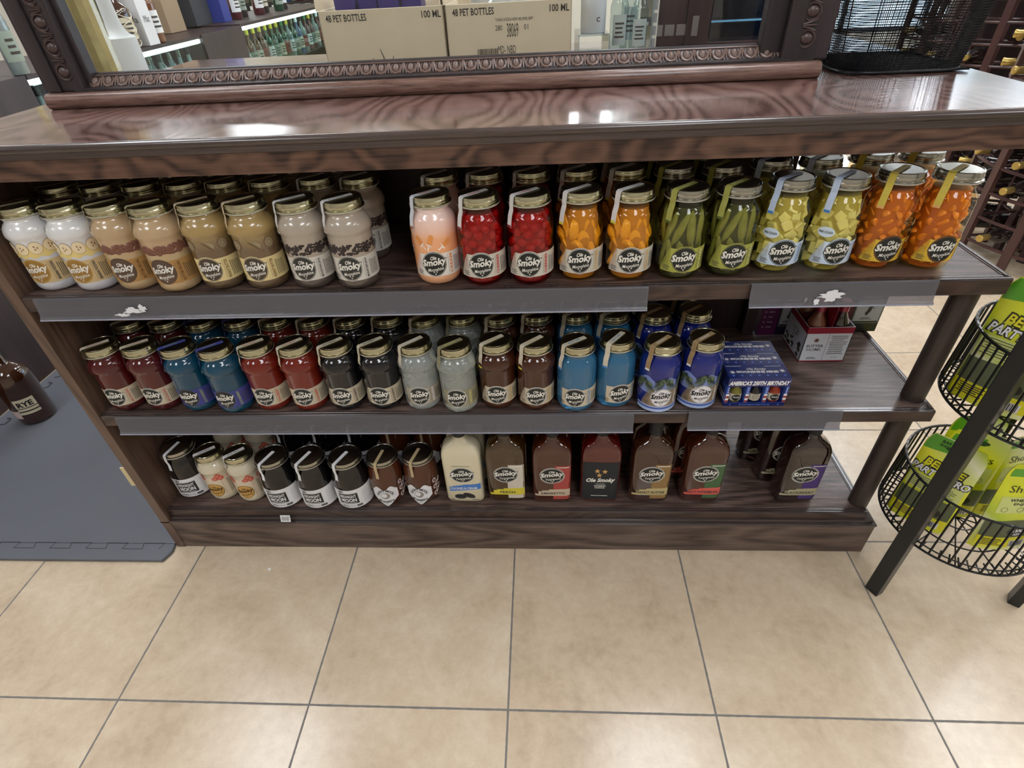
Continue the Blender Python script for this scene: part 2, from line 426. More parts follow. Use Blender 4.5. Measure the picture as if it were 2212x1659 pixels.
# ceiling troffers
M_diff = plain('lit_diffuser', (243, 248, 255), 0.5, emit=TROFFER_STRENGTH)
M_trim = plain('white_enamel', (230, 230, 228), 0.4)
fr = MB()
for a, b_, c, d in [(-0.33, 0.33, -0.63, -0.6), (-0.33, 0.33, 0.6, 0.63), (-0.33, -0.3, -0.6, 0.6), (0.3, 0.33, -0.6, 0.6)]: fr.box(a, b_, c, d, -0.035, 0, M_trim)
proto = None
names_x = ['far left', 'left', 'near the middle', 'right', 'far right']
names_y = ['behind the viewer', 'above the shelf unit', 'over the aisle beyond the bar', 'over the far aisle', 'nearest the back wall']
for j, y in enumerate((-1.5, 0.85, 3.3, 5.7, 8.1)):
    for i, x in enumerate((-4.05, -1.65, 0.75, 2.75, 5.2)):
        lab = 'lit ceiling panel, ' + names_x[i] + ' in the row ' + names_y[j]
        if proto is None:
            proto = empty('ceiling_light', (x, y, CEIL), lab, 'ceiling light', 'ceiling lights')
            fr.build('light_frame', proto); MB().box(-0.3, 0.3, -0.6, 0.6, -0.03, -0.02, M_diff).build('diffuser', proto)
        else:
            c = copy_tree(proto); c.location = (x, y, CEIL); c['label'] = lab

# ------------------------------------------------------------------ bar unit
ZA, ZB, ZC, ZT = 0.827, 0.508, 0.150, 1.118
unit = empty('bar_display_counter', (0, 0.92, 0), 'long dark oak bar counter with three open display shelves of jars and bottles', 'display counter')
UP = Vector((0, 0.92, 0))
def U(mb, name, **k):
    o = mb.build(name, unit, loc=(0, -0.92, 0), **k); return o
YF = 0.424
# countertop, nosing, apron
U(MB().box(-1.012, 0.932, 0.418, 1.435, 1.094, 1.118, M_top), 'countertop', bevel=0.001)
n_ = MB()
n_.lathe([(0, -0.97), (0.0075, -0.97), (0.0075, 0.97), (0, 0.97)], M_nosing, 20, M=Matrix.Translation((-0.04, 0.416, 1.1105)) @ Matrix.Rotation(pi / 2, 4, 'Y'))
n_.box(-1.014, 0.934, 0.4125, 0.4185, 1.094, 1.1105, M_nosing)
U(n_, 'nosing')
U(MB().box(-1.014, 0.934, 0.415, 0.437, 1.058, 1.096, M_apron), 'apron', bevel=0.0015)
# left panel, back panel, far body
U(MB().box(-0.998, -0.972, YF - 0.002, 0.80, 0.0, 1.094, M_panel), 'side_panel', bevel=0.001)
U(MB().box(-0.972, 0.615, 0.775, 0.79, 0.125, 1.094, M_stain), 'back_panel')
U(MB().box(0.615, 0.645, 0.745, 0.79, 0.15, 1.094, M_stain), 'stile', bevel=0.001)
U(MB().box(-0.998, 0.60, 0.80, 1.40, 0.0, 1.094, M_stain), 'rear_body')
# shelves
def shelf(z, x0, x1, y0, y1, th, nm='shelf'):
    s = U(MB().box(x0, x1, y0 + 0.014, y1, z - th, z, M_shelf), nm)
    t = MB()
    for a, b_, c, d, zz in [(x0, x1, y0, y0 + 0.016, z + 0.001)]:
        t.box(a, b_, c, d, z - th, z - 0.0015, M_face)
        t.box(a, b_, c + 0.0015, c + 0.008, z - 0.004, z + 0.0002, M_nosing)
        t.box(a, b_, c + 0.009, c + 0.015, z - 0.004, z + 0.0004, M_nosing)
    t.box(x1 - 0.014, x1, y0 + 0.0165, y1, z - th, z + 0.001, M_face)
    t.box(x1 - 0.010, x1 - 0.004, y0 + 0.01, y1, z, z + 0.0022, M_nosing)
    e = t.build('edge_trim', s, bevel=0.0006, seg=1)
    return s
shelf(ZA, -0.972, 0.946, YF, 0.80, 0.032)
shelf(ZB, -0.972, 0.941, YF, 0.80, 0.030)
shelf(ZC, -0.972, 0.925, 0.436, 0.80, 0.026)
b = MB().box(-1.0, 0.952, YF, 0.80, 0.0, 0.108, M_base)
U(b, 'base', bevel=0.0015)
b = MB().box(-1.001, 0.954, YF - 0.002, 0.80, 0.108, 0.116, M_nosing).box(-0.998, 0.945, YF + 0.006, 0.80, 0.1155, 0.1245, M_nosing)
U(b, 'base_moulding', bevel=0.002)
for za, zb in ((ZC, ZB - 0.03), (ZB, ZA - 0.032), (ZA, 1.058)):
    for x, y in ((0.916, 0.475),):
        if za == ZA: continue
        U(MB().lathe([(0, 0), (0.0235, 0), (0.0235, zb - za), (0, zb - za)], M_post, 28, c=(x, y, za)), 'post')
# clear price rails with torn stickers
M_sticker = plain('torn_paper', (222, 222, 226), 0.7)
M_edge = plain('rail_edge_plastic', (150, 152, 168), 0.12, coat=0.6)
def rail(x0, x1, z, lab):
    m = MB()
    y = 0.4185
    P = lambda yy, zz: [(x0, yy, zz), (x1, yy, zz)]
    vs = []
    for yy, zz in ((y + 0.004, 0.000), (y, -0.002), (y - 0.002, -0.020), (y - 0.006, -0.040), (y - 0.0095, -0.043), (y - 0.0095, -0.041), (y - 0.0045, -0.038), (y - 0.0005, -0.020), (y + 0.0015, -0.003)):
        vs += P(yy, z + zz)
    n = len(vs) // 2
    m.add(vs, [(2 * i, 2 * i + 1, 2 * ((i + 1) % n) + 1, 2 * ((i + 1) % n)) for i in range(n)], M_rail)
    o = U(m, 'price_rail'); o['label'] = lab
    MB().box(x0, x1, y - 0.0112, y - 0.0076, z - 0.0455, z - 0.0425, M_edge).build('rail_lip', o, bevel=0.001)
    return o
rA = rail(-0.944, 0.287, ZA + 0.0, 'clear plastic price rail')
rB = rail(0.477, 0.813, ZA + 0.002, 'clear plastic price rail')
rC = rail(-0.933, 0.289, ZB + 0.0, 'clear plastic price rail')
rD = rail(0.409, 0.742, ZB + 0.006, 'clear plastic price rail')
def blob(parent, cx, z, w, h, seed, y=0.4135, n=26):
    r = random.Random(seed); pts = []
    for i in range(n):
        a = 2 * pi * i / n; q = r.uniform(0.45, 1.0)
        pts.append((cx + w / 2 * cos(a) * q, z + h / 2 * sin(a) * q))
    F0 = flat((cx, y, z), (1, 0, 0), (0, 0.12, 1)); F = lambda u, v, l: F0(u - cx, v - z, l)
    m = MB().poly(F, pts, M_sticker, 0.001); m.poly(F, pts[::-1], M_sticker, 0.0006)
    return m.build('torn_sticker', parent)
blob(rA, -0.74, ZA - 0.026, 0.05, 0.016, 4); blob(rA, -0.765, ZA - 0.036, 0.045, 0.009, 9)
blob(rA, -0.718, ZA - 0.022, 0.022, 0.022, 12); blob(rB, 0.625, ZA - 0.022, 0.062, 0.026, 21, y=0.4140); blob(rB, 0.60, ZA - 0.033, 0.014, 0.018, 3, y=0.4115)
F = flat((0, YF + 0.0055, 0), (1, 0, 0), (0, 0, 1))
pt = MB(); pt.rect(flat((-0.63, 0.4215, 0.132), (1, 0, 0), (0, 0.35, 1)), -0.014, 0.014, -0.009, 0.012, M_white, 0.0008)
pt.lines(flat((-0.63, 0.4215, 0.132), (1, 0, 0), (0, 0.35, 1)), -0.011, 0.011, -0.006, 0.009, 7, M_ink, 0.0012, 3, vertical=True)
tag(pt.build('price_sticker'), 'small white price sticker stuck below the front of the bottom shelf', 'sticker')
tp = MB().box(-1.014, -0.998, 0.426, 0.429, 0.262, 0.33, plain('masking_tape', (206, 190, 150), 0.7))
U(tp, 'tape_strip')

# ------------------------------------------------------------------ glazed frame on the counter
frame = empty('glazed_bar_frame', (-0.16, 0.76, ZT), 'dark carved wooden frame holding a big glass pane, standing on the counter', 'glass screen')
def G(mb, name, **k): return mb.build(name, frame, loc=(0.16, -0.76, -ZT), **k)
FX0, FX1 = -0.955, 0.640
def prof_x(prof, x0, x1, mat, smooth=True):
    'extrude a (y,z) profile along x'
    m = MB(); n = len(prof)
    vs = [(x0, y, z) for y, z in prof] + [(x1, y, z) for y, z in prof]
    fs = [(i, (i + 1) % n, n + (i + 1) % n, n + i) for i in range(n)] + [tuple(range(n - 1, -1, -1)), tuple(range(n, 2 * n))]
    m.add(vs, fs, mat, smooth); return m
arc = [(0.713 - 0.011 * sin(a), 1.1325 - 0.0145 * cos(a)) for a in [pi * k / 10 for k in range(11)]]
G(prof_x(arc + [(0.79, 1.147), (0.79, 1.118)], FX0 + 0.01, 0.624, M_tier), 'bottom_moulding')
G(prof_x([(0.722, 1.147), (0.722, 1.151), (0.736, 1.153), (0.739, 1.151), (0.760, 1.169), (0.763, 1.175), (0.770, 1.176), (0.772, 1.17), (0.79, 1.165), (0.79, 1.147)], -0.885, 0.612, M_frame), 'bottom_rail', sharp=25)
def eggdart(mb, F, length, pitch, mat, q=1.0):
    F0 = F; F = lambda u, v, l: F0(u, v * (1 + (q - 1) * 0.3), l / q)
    'F(u along, v across, lift)'
    n = int(length / pitch)
    for i in range(n):
        u = (i + 0.5) * pitch
        # egg: half ellipsoid
        vs = []; fs = []; A, B = 10, 5
        for j in range(B + 1):
            ph = pi / 2 * j / B
            for k in range(A):
                a = 2 * pi * k / A
                vs.append(F(u + 0.0068 * q * cos(a) * cos(ph), 0.0105 * sin(a) * cos(ph), 0.0072 * sin(ph)))
        for j in range(B):
            for k in range(A):
                k2 = (k + 1) % A; fs.append((j * A + k, j * A + k2, (j + 1) * A + k2, (j + 1) * A + k))
        mb.add(vs, fs, mat, True)
        # shell around the egg, and dart between
        mb.tube([F(u + 0.0102 * q * cos(a), 0.013 * sin(a) + 0.001, 0.001) for a in [pi * (-1.25 + 1.5 * k / 8) for k in range(9)]], [0.0008, 0.002, 0.0026, 0.0028, 0.0028, 0.0028, 0.0026, 0.002, 0.0008], mat, 6)
        w = u + pitch / 2
        for dx in (-0.0036 * q, 0, 0.0036 * q):
            mb.tube([F(w + dx * 0.4, 0.0115, 0.001), F(w + dx, 0.0, 0.003), F(w + dx * 1.9, -0.0115, 0.0012)], [0.0012, 0.0019, 0.0012], mat, 5)
nrm = Vector((0, -0.0175, 0.021)).normalized()
cs = Vector((0, 0.021, 0.0185)).normalized()
def Fx(u, v, l):
    p = Vector((-0.868 + u, 0.7505, 1.1605)) + Vector((0, cs.y, cs.z)) * v + Vector((0, -cs.z, cs.y)) * l
    return tuple(p)
m = MB(); eggdart(m, Fx, 1.47, 0.0307, M_carve)
m.tube([Fx(0, 0.0142, 0.001), Fx(1.47, 0.0142, 0.001)], 0.0016, M_carve, 6)
G(m, 'egg_and_dart_carving')
HT = 0.62
def column(x0, x1, sx0, sx1, rev, left):
    m = MB()
    m.box(x0, x1, 0.728, 0.777, 1.147, 1.147 + HT, M_frame)
    if left: m.box(x0 + 0.010, x0 + 0.040, 0.722, 0.73, 1.147, 1.147 + HT, M_frame)
    o = G(m, 'column', bevel=0.004)
    r = MB().box(rev[0], rev[1], 0.745, 0.775, 1.147, 1.147 + HT, M_frame)
    r.build('inner_reveal', o, bevel=0.003)
    c = MB(); cx = (sx0 + sx1) / 2
    Fz = lambda u, v, l: (cx + v * (1 if left else -1), 0.7275 - l, 1.162 + u)
    eggdart(c, Fz, HT - 0.03, 0.043, M_carved2, 1.4)
    c.build('carved_strip', o)
column(FX0, -0.868, -0.904, -0.882, (-0.870, -0.856), True)
column(0.552, FX1, 0.578, 0.606, (0.515, 0.556), False)
G(MB().box(-0.868, 0.55, 0.776, 0.781, 1.165, 1.147 + HT, M_pane), 'glass_pane')
G(MB().box(-0.955, 0.64, 0.73, 0.795, 1.147 + HT, 1.147 + HT + 0.08, M_frame), 'top_rail', bevel=0.004)

sp = MB().box(-0.0035, 0.0035, -0.003, 0.0035, 0.0004, 0.0012, M_white); tag(sp.build('paper_scrap', loc=(-0.6899, 0.3493, 0), rot=(0, 0, 0.5)), 'tiny white scrap of paper lying on the beige floor tiles', 'scrap')

# ------------------------------------------------------------------ jars
M_gold = plain('lid_gold', (198, 194, 166), 0.22, metal=1.0)
M_silver = plain('lid_silver', (176, 174, 164), 0.22, metal=1.0)
M_liner = plain('lid_liner', (222, 222, 214), 0.4, coat=0.4)
M_cream = plain('label_cream', (214, 204, 182), 0.5)
M_creamy = plain('emblem_white', (232, 230, 222), 0.5)
M_eb = plain('emblem_black', (30, 34, 32), 0.45)
PROF_RIDGE = [(0, 0.004), (0.024, 0.004), (0.030, 0.0), (0.036, 0.001), (0.041, 0.006), (0.0435, 0.013), (0.0438, 0.02), (0.0435, 0.094), (0.0442, 0.098), (0.0462, 0.101), (0.0468, 0.105), (0.0462, 0.110), (0.0435, 0.117), (0.0395, 0.1225), (0.0355, 0.1255), (0.034, 0.1285), (0.0356, 0.130), (0.0356, 0.1325), (0.034, 0.134), (0.034, 0.148), (0, 0.148)]
PROF_ROUND = [(0, 0.004), (0.026, 0.004), (0.032, 0.0), (0.038, 0.002), (0.043, 0.008), (0.0456, 0.018), (0.0458, 0.03), (0.0458, 0.098), (0.0452, 0.106), (0.0432, 0.1135), (0.0395, 0.1195), (0.0355, 0.1235), (0.034, 0.1275), (0.0356, 0.130), (0.0356, 0.1325), (0.034, 0.134), (0.034, 0.148), (0, 0.148)]
PROF_MM = [(0, 0.004), (0.026, 0.004), (0.034, 0.0), (0.041, 0.003), (0.0465, 0.012), (0.0485, 0.026), (0.0492, 0.05), (0.0492, 0.078), (0.0475, 0.098), (0.0435, 0.114), (0.0385, 0.1245), (0.0375, 0.130), (0.0375, 0.144), (0, 0.144)]
PROF_NM = [(0, 0.004), (0.024, 0.004), (0.031, 0.0), (0.039, 0.004), (0.0445, 0.018), (0.0465, 0.045), (0.0462, 0.085), (0.044, 0.105), (0.039, 0.119), (0.0355, 0.126), (0.035, 0.144), (0, 0.144)]
PROFS = dict(ridge=(PROF_RIDGE, 0.0436), round=(PROF_ROUND, 0.0459), mm=(PROF_MM, 0.0493), nm=(PROF_NM, 0.0466))
def lid_mesh(mat, zt, rb=0.0385, screw=True, liner=True):
    m = MB(); k = rb / 0.0385; h = 0.0175 if screw else 0.0135
    z0 = zt - h
    p = [(0.0355, z0 + 0.001), (0.0385, z0 - 0.0002), (0.0396, z0 + 0.001), (0.0392, z0 + 0.0028), (0.0368, z0 + 0.0042)]
    if screw: p += [(0.0366, z0 + 0.0056), (0.0377, z0 + 0.0070), (0.0379, z0 + 0.0086), (0.0377, z0 + 0.0100), (0.0367, z0 + 0.0114)]
    p += [(0.0369, zt - 0.0025), (0.0363, zt - 0.0006), (0.0352, zt), (0.0338, zt - 0.0004), (0.0330, zt - 0.0014), (0.0315, zt - 0.0014), (0.0308, zt - 0.0008), (0, zt - 0.0008)]
    m.lathe([(r * k, z) for r, z in p], mat, 44)
    if liner: m.lathe([(0.036 * k, z0 - 0.0012), (0.0385 * k, z0 - 0.0012), (0.0398 * k, z0 + 0.0005), (0.036 * k, z0 + 0.001)], M_liner, 44)
    return m
def seal_mesh(mat, zt, az, wid=0.0105, r_in=0.022, drop=0.05, body_r=0.0465, kr=1.0, txt=None, tcol=None, tip=None):
    d = Vector((sin(az), -cos(az), 0)); t = Vector((-d.y, d.x, 0))
    pth = [(-r_in, zt + 0.0006), (0.0, zt + 0.0006), (0.0355 * kr, zt + 0.0007), (0.0396 * kr, zt - 0.0018), (0.0402 * kr, zt - 0.006), (0.0418 * kr, zt - 0.018), (0.0416 * kr, zt - 0.024), (min(0.0440, body_r), zt - 0.036), (body_r + 0.001, zt - drop * 0.92), (body_r + 0.0016, zt - drop)]
    m = MB(); vs = []
    def Pt(i, s, lift=0): r, z = pth[i]; return d * r + t * (s * wid / 2) + Vector((0, 0, z))
    n = len(pth)
    for i in range(n): vs += [Pt(i, -1), Pt(i, 1)]
    m.add(vs, [(2 * i, 2 * i + 1, 2 * i + 3, 2 * i + 2) for i in range(n - 1)], mat, False)
    if tip:
        a, b_ = n - 2, n - 1; e = d * 0.0006
        m.add([Pt(a, -0.9) + e, Pt(a, 0.9) + e, Pt(b_, 0.9) + e, Pt(b_, -0.9) + e], [(0, 1, 2, 3)], tip)
    if txt:
        F = flat(d * (0.009) + Vector((0, 0, zt + 0.0008)), -d, Vector((0, 0, 1)).cross(-d))
        m.text(F, txt, 0.0, 0, w=0.030, h=0.0048, mat=tcol or M_black, lift=0.0003, bold=0.02)
    return m
def emblem_mesh(F, cx, cz, rx, ry, disc, ink, rim, word='Moonshine', tilt=0.0):
    m = MB()
    m.ellipse(F, cx, cz, rx, ry, rim, 0.0003)
    m.ellipse(F, cx, cz, rx * 0.955, ry * 0.955, disc, 0.00045)
    m.ring(F, cx, cz, rx * 0.91, ry * 0.91, rx * 0.025, rim, 0.0006)
    k = rx / 0.0255; q = ry / 0.0255
    m.text(F, 'Ole', cx - 0.0005 * k, cz + 0.0125 * q, w=0.0125 * k, h=0.0075 * q, mat=ink, lift=0.0008, shear=0.3, bold=0.03, rot=0.14)
    # outlined script-like wordmark, wider than the disc
    m.text(F, 'Smoky', cx, cz + 0.0025 * q, w=0.051 * k, h=0.0205 * q, mat=disc, lift=0.0008, shear=0.25, bold=0.085, rot=0.12)
    m.text(F, 'Smoky', cx, cz + 0.0025 * q, w=0.0478 * k, h=0.0178 * q, mat=ink, lift=0.0011, shear=0.25, bold=0.035, rot=0.12)
    m.tube([F(cx + x * k, cz + z * q, 0.0010) for x, z in ((-0.018, 0.0052), (-0.0215, 0.003), (-0.0205, -0.0005), (-0.0165, -0.0015))], 0.0006 * k, ink, 5)
    m.text(F, word, cx + 0.002 * k, cz - 0.0100 * q, w=0.032 * k, h=0.0064 * q, mat=ink, lift=0.0008, shear=0.3, bold=0.012, rot=0.12)
    for sx, sz in ((-0.0025, -0.0155), (0.003, -0.0150), (0.0005, -0.0192)): m.star(F, cx + sx * k, cz + sz * q, 0.0019 * k, ink, 0.0008)
    return m
def hexish(r, zc_, n=7, seed=0): return None
rnd = random.Random(7)
def blobpiece(rx, ry, rz, n=8, m_=5, noise=0.1, seed=1):
    r = random.Random(seed); mb = []
    vs = [(0, 0, -rz)]; fs = []
    for j in range(1, m_):
        ph = -pi / 2 + pi * j / m_
        for i in range(n):
            a = 2 * pi * i / n; q = 1 + r.uniform(-noise, noise)
            vs.append((rx * cos(a) * cos(ph) * q, ry * sin(a) * cos(ph) * q, rz * sin(ph) * q))
    vs.append((0, 0, rz)); T = len(vs) - 1
    for i in range(n): fs.append((0, 1 + (i + 1) % n, 1 + i))
    for j in range(m_ - 2):
        for i in range(n):
            i2 = (i + 1) % n; o1 = 1 + j * n; o2 = o1 + n; fs.append((o1 + i, o1 + i2, o2 + i2, o2 + i))
    for i in range(n): fs.append((1 + (m_ - 2) * n + i, 1 + (m_ - 2) * n + (i + 1) % n, T))
    return vs, fs
def crescent(Lh, w, d, seed=0):
    'slice of fruit: curved wedge'
    vs = []; fs = []; N = 9
    for k in range(N + 1):
        t = -1 + 2 * k / N; a = t * 0.95; q = math.sqrt(max(0.02, 1 - t * t))
        c = Vector((Lh * 0.35 * (cos(a) - 0.6), 0, Lh * sin(a)))
        for i in range(7):
            b = 2 * pi * i / 7; vs.append(c + Vector((w * q * cos(b), d * q * sin(b) * (1.0 if cos(b) > 0 else 0.45), 0)))
    for k in range(N):
        for i in range(7):
            i2 = (i + 1) % 7; fs.append((k * 7 + i, k * 7 + i2, (k + 1) * 7 + i2, (k + 1) * 7 + i))
    fs += [tuple(range(6, -1, -1)), tuple(N * 7 + i for i in range(7))]
    return vs, fs
def chunk(s, seed):
    r = random.Random(seed)
    vs = []
    for z in (-1, 1):
        for y in (-1, 1):
            for x in (-1, 1): vs.append(Vector((x * s * r.uniform(0.7, 1.05), y * s * r.uniform(0.6, 1.0), z * s * r.uniform(0.65, 1.0))))
    return vs, [(0, 2, 3, 1), (4, 5, 7, 6), (0, 1, 5, 4), (2, 6, 7, 3), (0, 4, 6, 2), (1, 3, 7, 5)]
def pieces(parent, kind, h, mat, seed=3):
    'fill the inside wall of a jar with pieces, each a child of the jar'
    r = random.Random(seed); protos = []
    cfg = dict(cherry=('cherry', 9, 8, 0.0105, 0.0305), peach=('peach_slice', 4, 8, 0.029, 0.0255), pickle=('pickle_spear', 2, 9, 0.036, 0.0295),
               pineapple=('pineapple_chunk', 7, 8, 0.0112, 0.0275), orange=('orange_segment', 9, 9, 0.0095, 0.0315))[kind]
    nm, layers, per, size, rad_ = cfg
    for s in range(4):
        m = MB()
        if kind == 'cherry': v, f = blobpiece(size, size, size * 0.95, 12, 8, 0.05, s)
        elif kind == 'orange': v, f = crescent(size * 1.25, size * 0.7, size * 0.75)
        elif kind == 'peach': v, f = crescent(size * 0.95, 0.0135, 0.011)
        elif kind == 'pickle':
            v, f = blobpiece(0.0082, 0.0075, size, 8, 9, 0.10, s)
        else: v, f = chunk(size, s + 5)
        m.add(v, f, mat, kind != 'pineapple')
        o = m.build(nm, sharp=50)
        if kind == 'pineapple':
            b = o.modifiers.new('bevel', 'BEVEL'); b.width = 0.002; b.segments = 2
        protos.append(o)
    hl = dict(cherry=0.0, peach=0.020, pickle=0.034, pineapple=0.004, orange=0.0)[kind]; zlo, zhi = 0.010 + hl, h - 0.036 - hl
    if kind == 'pickle': zlo, zhi = 0.022, h - 0.048
    cnt = 0; first = [True] * 4
    for j in range(layers):
        z = zlo + (zhi - zlo) * (j + 0.5) / layers
        for i in range(per):
            a = 2 * pi * (i + 0.5 * (j % 2) + r.uniform(-0.15, 0.15)) / per
            if cos(a) < -0.35: continue          # the rear of the jar is hidden behind the front pieces
            k = r.randrange(4)
            if first[k]: c = protos[k]; first[k] = False
            else: c = protos[k].copy(); COL.objects.link(c)
            rr = rad_ + r.uniform(-0.002, 0.002)
            if z > h - 0.055: rr -= 0.006
            c.parent = parent; c.location = (rr * sin(a), -rr * cos(a), z + r.uniform(-0.003, 0.003))
            if kind == 'pickle': c.rotation_euler = (r.uniform(-0.06, 0.06), r.uniform(-0.35, 0.35), a)
            elif kind == 'peach': c.rotation_euler = (r.uniform(-0.8, 0.8), r.uniform(-0.3, 0.3), a + r.uniform(-1.2, 1.2))
            else: c.rotation_euler = (r.uniform(-3, 3), r.uniform(-3, 3), r.uniform(-3, 3))
            cnt += 1
    for k in range(4):
        if first[k]: bpy.data.objects.remove(protos[k])
def band_mesh(F, r, lo, hi, x0, x1, mat, jag=True, lean=0.010, seed=0):
    'paper label whose left end is cut like a ragged skyline'
    m = MB(); rn = random.Random(seed)
    if jag:
        n = 15; xs = [x0 + lean * 2.2 * i / n for i in range(n + 1)]
        tops = [lo + (hi - lo) * min(1, max(0.04, (i / n) ** 0.8)) for i in range(n + 1)]
        vs = []; fs = []
        for i in range(n):
            a, b_ = xs[i], xs[i + 1]; t = tops[i + 1]; tt = tops[i] + (tops[i + 1] - tops[i]) * 0.2
            k = len(vs); vs += [F(a - 0.0018, t, 0.0003), F(a, lo, 0.0003), F(b_, lo, 0.0003), F(b_, t, 0.0003), F(a + 0.0006, tt, 0.0003)]
            fs.append((k + 1, k + 2, k + 3, k + 0, k + 4))
        m.add(vs, fs, mat)
        x0 = xs[-1]
    m.cols(F, x0, x1, 26, lambda x: lo, lambda x: hi, mat, 0.0003)
    return m
KIND = {}
def jar_proto(key, desc, prof='ridge', s=0.963, hk=1.165, body=None, lid=None, label=M_cream, disc=M_eb, ink=M_creamy, rim=M_creamy, flavor=None, fcol=None, seal=None, sealtxt=None, tip=None, extra=None, fruit=None, fmat=None, core=None, jag=True, lhi=0.066, drop=0.05, cz=0.0455):
    P, R = PROFS[prof]
    P = [(r * s, (z * s if z < 0.03 else (z * s * hk))) for r, z in P]; R *= s
    zt = 0.1515 * s * hk
    root = empty('mason_jar', (0, 0, 0), desc, 'jar')
    m = MB(); m.lathe(P, body, 44); m.build('glass_jar', root, sharp=50)
    if core:
        c = MB(); kc = 0.0325 if fruit == 'pickle' else 0.0345; c.lathe([(0, 0.004), (0.032 * s, 0.005), (kc * s, 0.016), (kc * s, zt - 0.050), (kc * 0.9 * s, zt - 0.040), (0.031 * s, zt - 0.032), (0, zt - 0.030)], core, 32); c.build('syrup', root)
    if fruit: pieces(root, fruit, zt, fmat, seed=len(KIND))
    lid_mesh(lid or M_gold, zt, 0.0398 * s).build('lid', root, sharp=40)
    F = cyl(R + 0.0002); F1 = F; F = lambda u, v, l: F1(u, v * 1.07, l)
    lo = 0.021 * s; hi = lhi * s
    b_ = band_mesh(F, R, lo, hi, -0.046 * s if jag else -0.034 * s, 0.078 * s, label, jag, 0.0085 * s)
    b_.rect(F, 0.0285 * s, 0.029 * s, lo + 0.004, hi - 0.004, M_ink, 0.0006)
    if flavor:
        b_.text(F, flavor, 0.0345 * s, (lo + hi) / 2, w=(hi - lo) * 0.84, h=0.006 * s, mat=fcol or M_ink, lift=0.0008, bold=0.03, rot=pi / 2)
    b_.lines(F, 0.041 * s, 0.062 * s, lo + 0.004, hi - 0.003, 6, M_ink, 0.0006, 5, vertical=True, fill=0.35)
    b_.lines(F, -0.040 * s, -0.025 * s, lo + 0.002, lo + 0.012 * s, 4, M_ink, 0.0006, 8)
    bo = b_.build('label', root)
    emblem_mesh(F, 0.0, cz * s, 0.0255 * s, 0.0255 * s, disc, ink, rim).build('emblem', bo)
    seal_mesh(seal or M_cream, zt, rad(-50), 0.0125 * s, 0.022 * s, drop * s * hk, R + 0.0012 * s, s, sealtxt, fcol if fcol else M_ink, tip).build('seal_strip', root)
    if extra: extra(root, lambda u, v, l: F1(u, v * 1.12, l), s)
    KIND[key] = root
    return root
def crumbs(nm, mat, z0, z1, size, n, elong=1.0):
    def f(root, F, s):
        r = random.Random(len(nm)); m = MB()
        for i in range(n):
            u = r.uniform(-0.062, 0.07) * s; z = r.uniform(z0, z1) * s
            v, fc = blobpiece(size * s * elong, size * 0.5 * s, size * s * 0.75, 6, 4, 0.15, i)
            a = r.uniform(-0.8, 0.8); ro = Matrix.Rotation(a, 3, 'Y'); ph = u / (0.0436 * s); rz = Matrix.Rotation(ph, 3, 'Z'); base = Vector(F(u, z, -0.001))
            m.add([base + rz @ (ro @ Vector(q)) for q in v], fc, mat, True)
        m.build(nm, root)
    return f
def bananas(root, F, s):
    m = MB(); my = plain('custard_yellow', (226, 204, 132), 0.5); ms = plain('banana_slice', (232, 214, 178), 0.5); mb_ = plain('banana_core', (150, 110, 70), 0.5)
    m.cols(F, -0.062 * s, 0.075 * s, 34, lambda x: 0.070 * s + 0.002 * sin(x * 300), lambda x: (0.087 + 0.003 * sin(x * 210)) * s, my, 0.0004)
    m.build('custard_print', root)
    m = MB()
    for i, u in enumerate((-0.05, -0.026, -0.001, 0.024, 0.05)):
        m.ellipse(F, u * s, 0.087 * s, 0.0122 * s, 0.0115 * s, mb_, 0.0006); m.ellipse(F, u * s, 0.087 * s, 0.0116 * s, 0.0109 * s, ms, 0.0009)
        for a in (0, 2.1, 4.2): m.ellipse(F, u * s + 0.003 * cos(a), 0.087 * s + 0.003 * sin(a), 0.0013, 0.0017, mb_, 0.0012, n=8)
    m.build('banana_print', root)
def cups(root, F, s):
    m = MB(); a = plain('cup_brown', (120, 98, 74), 0.5); b = plain('cup_light', (158, 142, 112), 0.5)
    for u in (-0.022, 0.040): m.ellipse(F, u, 0.084, 0.0095, 0.0095, a, 0.0006); m.ellipse(F, u + 0.001, 0.085, 0.0075, 0.0075, b, 0.0009); m.ring(F, u + 0.001, 0.085, 0.005, 0.005, 0.001, a, 0.0011)
    for u in (0.006, 0.066): m.poly(F, [(u - 0.004, 0.091), (u + 0.001, 0.089), (u + 0.017, 0.074), (u + 0.012, 0.078)], plain('spoon_brown', (78, 62, 46), 0.5), 0.0006); m.poly(F, [(u + 0.002, 0.094), (u + 0.018, 0.086), (u + 0.017, 0.078)], b, 0.0008)
    m.build('printed_sweets', root)
def pops(root, F, s):
    m = MB(); o_ = plain('ice_pop_orange', (232, 152, 82), 0.5); w_ = plain('ice_pop_stick', (248, 240, 232), 0.5)
    for u, z, a in ((-0.026, 0.083, 0.75), (-0.002, 0.085, -0.35), (0.028, 0.078, -1.0), (-0.055, 0.076, 0.3)):
        def G2(x, y, l, u=u, z=z, a=a): return F(u + x * cos(a) - y * sin(a), z + x * sin(a) + y * cos(a), l)
        m.rect(G2, -0.0045, 0.0045, -0.008, 0.005, o_, 0.0006, 3); m.ellipse(G2, 0, 0.005, 0.0045, 0.004, o_, 0.0006)
        m.rect(G2, -0.0055, 0.0055, -0.0105, -0.0085, w_, 0.0008, 3); m.rect(G2, -0.0011, 0.0011, -0.020, -0.010, w_, 0.0008, 1)
    m.build('printed_ice_pops', root)
